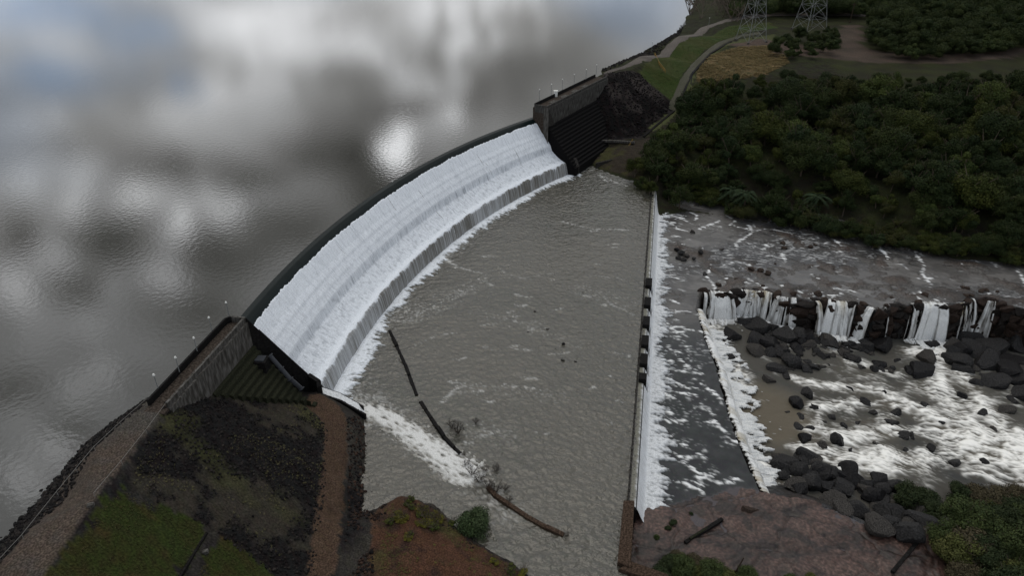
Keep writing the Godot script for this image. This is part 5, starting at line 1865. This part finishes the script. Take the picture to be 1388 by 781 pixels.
# ------------------------------------------------------------------ pylons and poles
func pylon(at: Vector3, base: float, high: float, turn: float, label: String) -> void:
	var t := thing("transmission_tower", label, "pylon", at, turn, "lattice towers above the dam")
	var wide := func(y: float) -> float:
		return lerpf(base * 0.5, 0.9, minf(1.0, y / (high * 0.72))) if y < high * 0.72 else 0.9
	var corners := [Vector2(-1, -1), Vector2(1, -1), Vector2(1, 1), Vector2(-1, 1)]
	for q in corners:
		var st := begin()
		var prev := Vector3(q.x * wide.call(0.0), -0.5, q.y * wide.call(0.0))
		for y in [high * 0.36, high * 0.72, high]:
			var w: float = wide.call(y)
			var p := Vector3(q.x * w, y, q.y * w)
			bar(st, prev, p, 0.10)
			prev = p
		var lg := obj("leg", st.commit(), M.galvanised, t)
		st = begin()
		var w0: float = wide.call(0.0)
		bar(st, Vector3(q.x * w0, -0.8, q.y * w0), Vector3(q.x * w0, 0.5, q.y * w0), 0.45, 6, 0.4)
		obj("footing", st.commit(), M.concrete, lg)
	var ys := [0.0, 0.13, 0.26, 0.38, 0.48, 0.57, 0.65, 0.72, 0.79, 0.86, 0.93, 1.0]
	for k in range(ys.size() - 1):
		var st := begin()
		var y0: float = ys[k] * high
		var y1: float = ys[k + 1] * high
		var a: float = wide.call(y0)
		var b: float = wide.call(y1)
		for e in 4:
			var q: Vector2 = corners[e]
			var r: Vector2 = corners[(e + 1) % 4]
			bar(st, Vector3(q.x * a, y0, q.y * a), Vector3(r.x * b, y1, r.y * b), 0.05)
			bar(st, Vector3(r.x * a, y0, r.y * a), Vector3(q.x * b, y1, q.y * b), 0.05)
			if k > 0:
				bar(st, Vector3(q.x * a, y0, q.y * a), Vector3(r.x * a, y0, r.y * a), 0.05)
		obj("brace", st.commit(), M.galvanised, t)
	for y in [high * 0.74, high * 0.84, high * 0.94]:
		for s in [-1.0, 1.0]:
			var st := begin()
			var l := 5.5 - absf(y - high * 0.84) * 0.2
			for z in [-0.9, 0.9]:
				bar(st, Vector3(s * 0.9, y, z), Vector3(s * l, y + 0.3, 0), 0.07)
				bar(st, Vector3(s * 0.9, y + 1.6, z), Vector3(s * l, y + 0.3, 0), 0.07)
			var ca := obj("crossarm", st.commit(), M.galvanised, t)
			st = begin()
			bar(st, Vector3(s * l, y + 0.3, 0), Vector3(s * l, y - 1.3, 0), 0.12, 6)
			obj("insulator", st.commit(), M.dark_metal, ca)

func towers() -> void:
	pylon(on(right, 1017, 56), 8.4, 36.0, 0.35, "lattice steel tower at the bend of the dirt road above the dry grass")
	var p := on(far_right, 1096, 41)
	pylon(p, 9.8, 38.0, 0.3, "lattice steel tower standing among shrubs between the two roads")
	var q := on(far_right, 1151, 31)
	var t := thing("utility_pole", "dark timber utility pole with a crossarm at the end of the dirt track", "pole", q)
	var st := begin()
	bar(st, Vector3(0, -0.5, 0), Vector3(0.3, 8.0, 0), 0.2, 8, 0.14)
	obj("pole", st.commit(), M.wood, t)
	st = begin()
	bar(st, Vector3(-0.9, 7.4, 0), Vector3(1.4, 7.4, 0), 0.1, 4)
	obj("crossarm", st.commit(), M.wood, t)
	t = thing("marker_post", "short dark post beside the curved drain on the far embankment", "post", on(right, 936, 114))
	st = begin()
	bar(st, Vector3(0, -0.3, 0), Vector3(0.1, 4.0, 0), 0.16, 6, 0.12)
	obj("post", st.commit(), M.dark_metal, t)
	st = begin()
	bar(st, Vector3(-0.1, 4.0, 0), Vector3(0.3, 4.0, 0), 0.2, 6)
	obj("cap", st.commit(), M.dark_metal, t)

# ------------------------------------------------------------------ trees
class Leaves:
	var v := PackedVector3Array()
	var n := PackedVector3Array()
	var c := PackedColorArray()
	var idx := PackedInt32Array()
	func leaf(p: Vector3, nor: Vector3, size: float, spin: float, col: Color) -> void:
		var s := nor.cross(Vector3.UP if absf(nor.y) < 0.9 else Vector3.RIGHT).normalized()
		var t := s.cross(nor)
		var a := (s * cos(spin) + t * sin(spin)) * size
		var b := (t * cos(spin) - s * sin(spin)) * size * 0.62
		var k := v.size()
		v.append(p - a); v.append(p + b); v.append(p + a); v.append(p - b)
		for i in 4:
			n.append(nor)
			c.append(col)
		idx.append(k); idx.append(k + 2); idx.append(k + 1)
		idx.append(k); idx.append(k + 3); idx.append(k + 2)

func crown_mesh(seed_: int, r: float, hi: float, blobs: int, per: int, leaf: float, a: Color, b: Color, base := 0.35, spread := 1.0) -> ArrayMesh:
	# clumps set over and through a domed volume; every clump is a loose shell of leaf-sized faces
	var q := RandomNumberGenerator.new()
	q.seed = seed_
	var l := Leaves.new()
	for k in blobs:
		var d := Vector3(q.randfn(), absf(q.randfn()) * 0.9 - 0.15, q.randfn()).normalized()
		var reach := q.randf_range(0.45, 0.85) * spread
		var br := r * q.randf_range(0.26, 0.56)
		var cen := Vector3(d.x * r * reach, hi * base + d.y * hi * (1.0 - base) * reach, d.z * r * reach)
		var clump := a.lerp(b, q.randf())   # every clump draws its green by chance, wherever it sits
		for i in per:
			var e := Vector3(q.randfn(), q.randfn() + 0.35, q.randfn()).normalized()
			var dist := br * pow(q.randf(), 0.3) * (1.0 + 0.25 * n1.get_noise_3d(e.x * 60 + k * 50, e.y * 60, e.z * 60))
			var p := cen + Vector3(e.x, e.y * 0.78, e.z) * dist
			var nor := (e * 0.9 + Vector3(q.randfn(), q.randfn(), q.randfn()) * 0.4).normalized()
			var col := clump.lerp(a.lerp(b, q.randf()), 0.4) * q.randf_range(0.7, 1.3)
			col.a = 1.0
			l.leaf(p, nor, leaf * q.randf_range(0.6, 1.25), q.randf() * TAU, col)
	return arr_mesh(l.v, l.n, l.c, l.idx)

func trunk_mesh(seed_: int, hi: float, r: float, limbs: int, spread: float) -> ArrayMesh:
	var q := RandomNumberGenerator.new()
	q.seed = seed_
	var st := begin()
	var lean := Vector3(q.randfn() * 0.05, 0, q.randfn() * 0.05) * hi
	var fork := Vector3(0, hi * 0.45, 0) + lean
	bar(st, Vector3(0, -0.6, 0), fork, r, 7, r * 0.7)
	for k in limbs:
		var w := TAU * (k + q.randf() * 0.6) / limbs
		var mid := fork + Vector3(cos(w) * spread * 0.4, hi * 0.22, sin(w) * spread * 0.4)
		var end := fork + Vector3(cos(w) * spread * q.randf_range(0.6, 0.9), hi * q.randf_range(0.3, 0.5), sin(w) * spread * q.randf_range(0.6, 0.9))
		bar(st, fork, mid, r * 0.55, 5, r * 0.38)
		bar(st, mid, end, r * 0.38, 5, r * 0.12)
	return st.commit()

# a leafless crown: branches that fork three times
func bare_mesh(seed_: int, hi: float, r: float, stems: int) -> ArrayMesh:
	var q := RandomNumberGenerator.new()
	q.seed = seed_
	var st := begin()
	var todo := []
	for k in stems:
		var w := TAU * (k + q.randf()) / stems
		todo.append([Vector3(cos(w), 0, sin(w)) * r, Vector3(cos(w) * 0.5, 1.0, sin(w) * 0.5).normalized(), hi * q.randf_range(0.3, 0.45), r, 0])
	while todo.size():
		var a: Array = todo.pop_back()
		var end: Vector3 = a[0] + a[1] * a[2]
		bar(st, a[0], end, a[3], 3, a[3] * 0.6)
		if a[4] < 3:
			for k in 3:
				var d: Vector3 = (a[1] + Vector3(q.randfn(), q.randfn() * 0.5 + 0.1, q.randfn()) * 0.55).normalized()
				todo.append([end, d, a[2] * q.randf_range(0.55, 0.8), a[3] * 0.6, a[4] + 1])
	return st.commit()

func palm(at: Vector3, size: float) -> void:
	var t := thing("palm_tree", "feathery pale green palm rising out of the dark forest", "palm", at, rng.randf() * TAU, "palms in the forest")
	var st := begin()
	bar(st, Vector3(0, -0.5, 0), Vector3(0.2, size * 1.5, 0.1), 0.22, 7, 0.16)
	obj("trunk", st.commit(), M.bark, t)
	for k in 14:
		var w := TAU * k / 14.0 + rng.randf_range(-0.15, 0.15)
		var l := Leaves.new()
		var up := rng.randf_range(0.2, 0.9)
		for s in 14:
			var q := (s + 1) / 14.0
			var p := Vector3(0.2, size * 1.5, 0.1) + Vector3(cos(w) * q, up * q - 1.1 * q * q, sin(w) * q) * size * 0.75
			var side := Vector3(-sin(w), -0.35, cos(w))
			for e in [-1.0, 1.0]:
				var col := lin(40, 50, 34) * rng.randf_range(0.8, 1.3)
				col.a = 1.0
				var off := Vector3(side.x * e, side.y, side.z * e) * size * 0.13 * sin(PI * (0.15 + q * 0.8))
				l.leaf(p + off, (Vector3.UP + off).normalized(), size * 0.1, w + 0.9 * e, col)
		obj("frond", arr_mesh(l.v, l.n, l.c, l.idx), M.leaf, t)

func forest() -> void:
	var dark := lin(42, 54, 34)
	var dark2 := lin(68, 75, 44)
	var protos := []
	var crowns := []
	for k in 8:
		var r: float = [4.2, 3.6, 4.8, 3.2, 4.0, 5.2, 3.0, 4.4][k]
		var hi: float = [8.5, 9.5, 8.0, 7.0, 10.5, 9.0, 6.0, 9.0][k]
		var t := thing("broadleaf_tree", "", "tree")
		obj("trunk", trunk_mesh(40 + k, hi, 0.26, 5, r), M.bark, t)
		var cm := crown_mesh(60 + k, r, hi, [18, 15, 20, 13, 16, 22, 11, 17][k], 620, 0.19, dark, dark2, 0.42)
		crowns.append(cm)
		obj("crown", cm, M.leaf, t)
		protos.append(t)
		remove_child(t)
	taken.erase("broadleaf_tree")
	# tints: a leaf colour belongs to the species
	var tints := []
	for a in [[0.66, 0.74, 0.66], [1.0, 1.0, 0.85], [0.85, 0.95, 1.0], [1.3, 1.2, 0.8], [1.6, 1.6, 1.2], [1.25, 1.02, 0.92]]:
		var m: StandardMaterial3D = M.leaf.duplicate()
		m.albedo_color = Color(minf(a[0] / 1.6, 1.0), minf(a[1] / 1.6, 1.0), minf(a[2] / 1.6, 1.0)).linear_to_srgb()
		tints.append(m)
	var names := ["deep green", "mid green", "bluish green", "olive green", "pale yellowish green", "brownish green"]
	var zones := [px_poly([905, 172, 935, 134, 960, 116, 1010, 112, 1035, 96, 1075, 90, 1130, 93, 1180, 98, 1230, 88, 1300, 92, 1388, 82, 1700, 70, 1700, 440, 1388, 362, 1290, 352, 1200, 338, 1100, 308, 1000, 286, 900, 262, 868, 238, 860, 212, 885, 192]),
		px_poly([1172, 48, 1190, 18, 1240, 12, 1388, 4, 1700, -20, 1700, 44, 1388, 52, 1300, 62, 1222, 66]),
		px_poly([995, 10, 1060, 9, 1190, 10, 1388, 0, 1700, -30, 1700, -110, 990, -110, 960, -40]),
		px_poly([1040, 54, 1060, 42, 1085, 34, 1130, 28, 1140, 42, 1130, 60, 1085, 64])]
	var spots := []
	var step := 4.9
	for j in 74:
		for i in 68:
			var x := 30.0 + i * step + rng.randf_range(-2.0, 2.0) + (j % 2) * step * 0.5
			var z := -455.0 + j * step + rng.randf_range(-2.0, 2.0)
			var h := ground_h(x, z)
			if h < -3.3:
				continue
			var px := proj(Vector3(x, h + 5.0, z))
			if px.x > 1500 or px.y < -90:
				continue
			var zone := -1
			for k in zones.size():
				if Geometry2D.is_point_in_polygon(px, zones[k]):
					zone = k
			if zone < 0:
				continue
			var shown := F / Vector3(x, h + 4, z).distance_to(EYE) * (1.0 if px.x < 1400 and px.y > -10 else 0.2)
			spots.append([shown, Vector3(x, h, z), zone])
	spots.sort_custom(func(a, b): return a[0] > b[0])
	var rest := []
	for k in protos.size():
		rest.append([])
	for n in spots.size():
		var p: Vector3 = spots[n][1]
		var zone: int = spots[n][2]
		var kind := rng.randi() % protos.size()
		var s := rng.randf_range(0.55, 1.25) if rng.randf() < 0.7 else rng.randf_range(0.5, 0.8)
		# the shore side is lower
		if p.y < 0.5:
			s = maxf(s * 0.72, 0.55)
		if zone == 3 or (zone == 0 and proj(p + Vector3.UP * 5.0).y < 112.0):
			s *= 0.55
		var v := n2.get_noise_2d(p.x * 1.2, p.z * 1.2) + rng.randf_range(-0.6, 0.6)
		var tint := 0 if v < -0.2 else 1 if v < 0.12 else 3 if v < 0.35 else 2 if v < 0.55 else 5
		if rng.randf() < 0.05:
			tint = 4
		var turn := rng.randf() * TAU
		var size := Vector3(s * rng.randf_range(0.9, 1.12), s * rng.randf_range(0.85, 1.2), s * rng.randf_range(0.9, 1.12))
		if n < 300:
			var c := copy(protos[kind], "broadleaf_tree", p, turn, size)
			(c.get_node("crown") as MeshInstance3D).material_override = tints[tint]
			var sz := "small" if size.y < 0.68 else "tall" if size.y > 1.05 else "mid-sized"
			var wh := "overhanging the river shelf" if p.y < 0.5 else "in the dense forest above the river shelf"
			var pp := proj(p + Vector3.UP * 5.0)
			if zone == 1:
				wh = "in the wood between the dirt road and the far road"
			elif zone == 2:
				wh = "behind the far road"
			elif zone == 3:
				wh = "in the clump below the lattice tower"
			elif pp.x < 960 and pp.y < 175:
				wh = "beside the curved drain of the far embankment"
			elif pp.y < 125:
				wh = "at the forest edge below the dirt road"
			elif pp.x < 940:
				wh = "on the bank near the head of the weir"
			tag(c, "%s %s broadleaf tree %s" % [sz, names[tint], wh], "tree", "%s forest trees" % names[tint])
		else:
			rest[kind].append([Transform3D(Basis.from_euler(Vector3(0, turn, 0)).scaled(size), p), [0.62, 0.62, 0.58, 0.78, 0.95, 0.72][tint]])
	# shrubs that hang over the river's edge
	for k in 150:
		var q := rng.randf()
		var edge_px := Vector2(890, 262).lerp(Vector2(1000, 288), q * 4.0) if q < 0.25 else Vector2(1000, 288).lerp(Vector2(1200, 336), (q - 0.25) * 2.5) if q < 0.65 else Vector2(1200, 336).lerp(Vector2(1400, 362), (q - 0.65) / 0.35)
		var p := P(edge_px.x + rng.randf_range(-4, 4), edge_px.y - rng.randf_range(0, 13), -2.6)
		p.y = maxf(ground_h(p.x, p.z), -3.1)
		var sc := rng.randf_range(0.32, 0.6)
		var c := copy(protos[rng.randi() % protos.size()], "bank_shrub", p, rng.randf() * TAU, Vector3(sc, sc * rng.randf_range(0.7, 1.0), sc))
		var tint := [0, 1, 3, 5][rng.randi() % 4] as int
		(c.get_node("crown") as MeshInstance3D).material_override = tints[tint]
		tag(c, "%s %s shrub hanging over the edge of the river shelf" % ["small" if sc < 0.45 else "large", names[tint]], "shrub", "shrubs along the river edge")
	# the farther trees read as one wood
	var wood := Node3D.new()
	wood.name = "forest"
	add_child(wood)
	wood.set_meta("kind", "stuff")
	wood.set_meta("label", "dense dark forest rising behind the nearer trees")
	wood.set_meta("category", "forest")
	for k in protos.size():
		var mm := MultiMesh.new()
		mm.transform_format = MultiMesh.TRANSFORM_3D
		mm.use_colors = true
		mm.mesh = crowns[k]
		mm.instance_count = rest[k].size()
		for i in rest[k].size():
			mm.set_instance_transform(i, rest[k][i][0])
			var g: float = rest[k][i][1]
			mm.set_instance_color(i, Color(g * 0.98, g, g * 0.92))
		var o := MultiMeshInstance3D.new()
		o.name = "crowns"
		o.multimesh = mm
		o.material_override = M.leaf
		o.set_meta("kind", "stuff")
		wood.add_child(o, true)
	for t in protos:
		t.free()
	for a in [[1005, 192], [1110, 258], [1022, 202]]:
		var g := P(a[0], a[1], 11.0)
		for k in 8:
			g = P(a[0], a[1], ground_h(g.x, g.z) + 9.5)
		palm(Vector3(g.x, ground_h(g.x, g.z), g.z), rng.randf_range(4.2, 5.2))
	# grey leafless trees on the far shore
	var bares := [bare_mesh(5, 7.0, 0.16, 3), bare_mesh(6, 6.0, 0.15, 4)]
	for k in 16:
		var p := on(far_right, rng.randf_range(930, 1000), rng.randf_range(12, 30))
		var s := rng.randf_range(0.8, 1.5)
		if k % 3 == 0:
			s *= 1.3
		var t := thing("bare_tree", "grey leafless tree on the reservoir shore beside the far road", "tree", Vector3(p.x, ground_h(p.x, p.z), p.z), rng.randf() * TAU, "leafless trees on the far shore")
		obj("branches", bares[k % 2], M.twig, t)
		t.scale = Vector3.ONE * s
	for k in 14:
		var x := rng.randf_range(868, 925)
		var p := on(right, x, rng.randf_range(212, 236))
		var t := thing("bare_shrub", "brown leafless shrub on the bank between the pool and the forest", "shrub", p, rng.randf() * TAU, "leafless shrubs on the pool bank")
		obj("branches", bares[k % 2], M.twig, t)
		t.scale = Vector3.ONE * rng.randf_range(0.4, 0.75)

func bush(called: String, label: String, p: Vector3, m: Mesh, tm: Mesh, mt: Material, s: Vector3, group := "") -> void:
	var t := thing(called, label, "shrub" if called.contains("shrub") else "tree", p, rng.randf() * TAU, group)
	obj("trunk" if called.contains("tree") else "stems", tm, M.bark, t)
	obj("crown" if called.contains("tree") else "foliage", m, mt, t)
	t.scale = s

func near_plants() -> void:
	var green := lin(52, 66, 40)
	var grey_green := lin(66, 76, 54)
	var lime := lin(92, 96, 42)
	var yellow := lin(112, 104, 46)
	var round_m := crown_mesh(201, 2.4, 3.8, 26, 420, 0.11, green, grey_green, 0.38, 0.85)
	var stems := bare_mesh(9, 2.2, 0.07, 5)
	bush("shrub", "round grey green shrub at the edge of the red earth spit", on(left, 645, 722), round_m, stems, M.leaf, Vector3.ONE)
	var low := [crown_mesh(211, 1.0, 0.9, 10, 200, 0.09, lime, yellow, 0.25), crown_mesh(212, 1.2, 1.0, 12, 200, 0.09, yellow, lin(84, 84, 44), 0.25), crown_mesh(213, 0.9, 1.1, 9, 200, 0.09, green, lime, 0.3)]
	for k in 34:
		var px := Vector2(rng.randfn(580, 22), rng.randfn(702, 15))
		if k > 24:
			px = Vector2(rng.randfn(700, 14), rng.randfn(772, 8))
		var p := on(left, px.x, px.y)
		if p.y < 0.2:
			continue
		bush("shrub", "low yellow green shrub on the red earth spit", p, low[rng.randi() % 3], stems, M.leaf, Vector3.ONE * rng.randf_range(0.35, 0.85), "low shrubs on the spit")
	# drowned bushes along the broken wall
	var dead := [bare_mesh(31, 2.0, 0.05, 9), bare_mesh(32, 1.6, 0.045, 11)]
	for a in [[621, 588, 1.1], [645, 574, 0.55], [640, 645, 0.8], [650, 655, 0.9], [662, 662, 0.8], [673, 640, 0.7], [672, 668, 0.8], [685, 665, 0.6], [657, 640, 0.6], [628, 618, 0.4], [633, 632, 0.6], [690, 680, 0.5], [768, 728, 0.4], [612, 580, 0.7]]:
		var t := thing("bare_shrub", "dark leafless shrub standing in the water along the broken pool wall", "shrub", P(a[0], a[1], -0.15), rng.randf() * TAU, "drowned shrubs in the pool")
		obj("branches", dead[rng.randi() % 2], M.twig_dark, t)
		t.scale = Vector3.ONE * a[2] * 1.15
	# trees on the near bank below the falls
	var c := [crown_mesh(221, 3.0, 4.6, 24, 420, 0.15, lin(48, 58, 36), lin(62, 70, 40), 0.4), crown_mesh(222, 2.6, 4.0, 20, 420, 0.15, lin(66, 72, 38), lin(76, 76, 46), 0.4), crown_mesh(223, 3.2, 4.2, 24, 420, 0.15, lin(60, 56, 44), lin(74, 68, 52), 0.4, 0.9), crown_mesh(224, 2.8, 5.0, 22, 420, 0.15, lin(38, 47, 31), lin(50, 57, 37), 0.4)]
	var tr := [trunk_mesh(231, 4.2, 0.16, 5, 2.6), trunk_mesh(232, 4.6, 0.18, 6, 2.8)]
	var kinds := ["mid green tree on the bank below the red bedrock and boulder pile", "bright yellow green tree on the bank below the red bedrock and boulder pile", "brown grey half bare tree on the bank below the red bedrock and boulder pile", "dark green tree on the bank below the red bedrock and boulder pile"]
	for a in [[1225, 668, 3, 0.8], [1245, 675, 3, 0.8], [1262, 690, 3, 0.7], [1300, 700, 0, 1.0], [1330, 690, 1, 0.8], [1295, 668, 3, 0.7], [1320, 672, 2, 0.8], [1345, 675, 2, 0.9], [1370, 690, 3, 0.9], [1385, 710, 0, 1.0], [1290, 745, 1, 0.95], [1310, 740, 2, 1.05], [1275, 722, 0, 0.7], [1345, 725, 0, 0.9], [1365, 745, 0, 1.0], [1340, 765, 3, 0.8], [1365, 778, 1, 0.8], [1388, 765, 1, 0.8], [1395, 735, 3, 1.0], [1330, 745, 3, 0.9], [1355, 705, 3, 0.9], [1405, 690, 3, 1.0], [1420, 720, 0, 1.1], [1415, 760, 2, 1.0], [1320, 715, 3, 0.8], [1305, 775, 2, 0.7], [1375, 665, 2, 0.7], [1400, 790, 0, 1.0], [1360, 800, 3, 1.0]]:
		var k: int = a[2]
		bush("bank_tree", kinds[k], on(bed, a[0], a[1] + 14), c[k], tr[rng.randi() % 2], M.leaf, Vector3(1, rng.randf_range(0.75, 1.0), 1) * float(a[3]) * 1.05, ["mid green", "yellow green", "brown grey", "dark green"][k] + " trees on the near bank")
	for a in [[905, 765, 3, 0.5], [925, 770, 0, 0.6], [945, 776, 1, 0.5], [965, 775, 0, 0.6], [985, 785, 1, 0.6], [1010, 780, 0, 0.5], [918, 752, 2, 0.35], [895, 782, 3, 0.5], [940, 762, 2, 0.45], [960, 790, 0, 0.6], [1070, 788, 0, 0.4], [1100, 784, 1, 0.35], [905, 712, 3, 0.16], [912, 705, 3, 0.2], [890, 724, 0, 0.14], [936, 692, 3, 0.12]]:
		var k: int = a[2]
		bush("shrub", ["mid green shrub", "bright lime shrub", "brown half bare shrub", "dark green shrub"][k] + " on the red rock behind the end of the weir", on(bed, a[0], a[1] + 6), c[k], stems, M.leaf, Vector3(1, 0.7, 1) * float(a[3]), "shrubs by the weir end")

func _ready() -> void:
	rng.seed = 7
	for k in [[n1, 11, 0.05, 3], [n2, 23, 0.03, 4], [n3, 37, 0.05, 3]]:
		k[0].seed = k[1]
		k[0].frequency = k[2]
		k[0].fractal_octaves = k[3]
		k[0].noise_type = FastNoiseLite.TYPE_SIMPLEX_SMOOTH
	njoint.noise_type = FastNoiseLite.TYPE_CELLULAR
	njoint.frequency = 0.16
	njoint.cellular_return_type = FastNoiseLite.RETURN_DISTANCE2_SUB
	njoint.fractal_type = FastNoiseLite.FRACTAL_NONE
	ncell.noise_type = FastNoiseLite.TYPE_CELLULAR
	ncell.frequency = 0.35
	ncell.cellular_return_type = FastNoiseLite.RETURN_CELL_VALUE
	ncell.fractal_type = FastNoiseLite.FRACTAL_NONE
	materials()
	sky()
	fields()
	M.twig = mat(Color8(92, 84, 76), 0.9)
	M.twig_dark = mat(Color8(56, 50, 46), 0.9)
	reservoir()
	spillway()
	left_land()
	right_land()
	M.wall_brown = M.dark_concrete
	pool()
	river()
	red_rock()
	river_foam()
	boulders()
	works()
	weir()
	falls()
	cliff()
	roads()
	towers()
	all_rubble()
	all_grass()
	forest()
	near_plants()
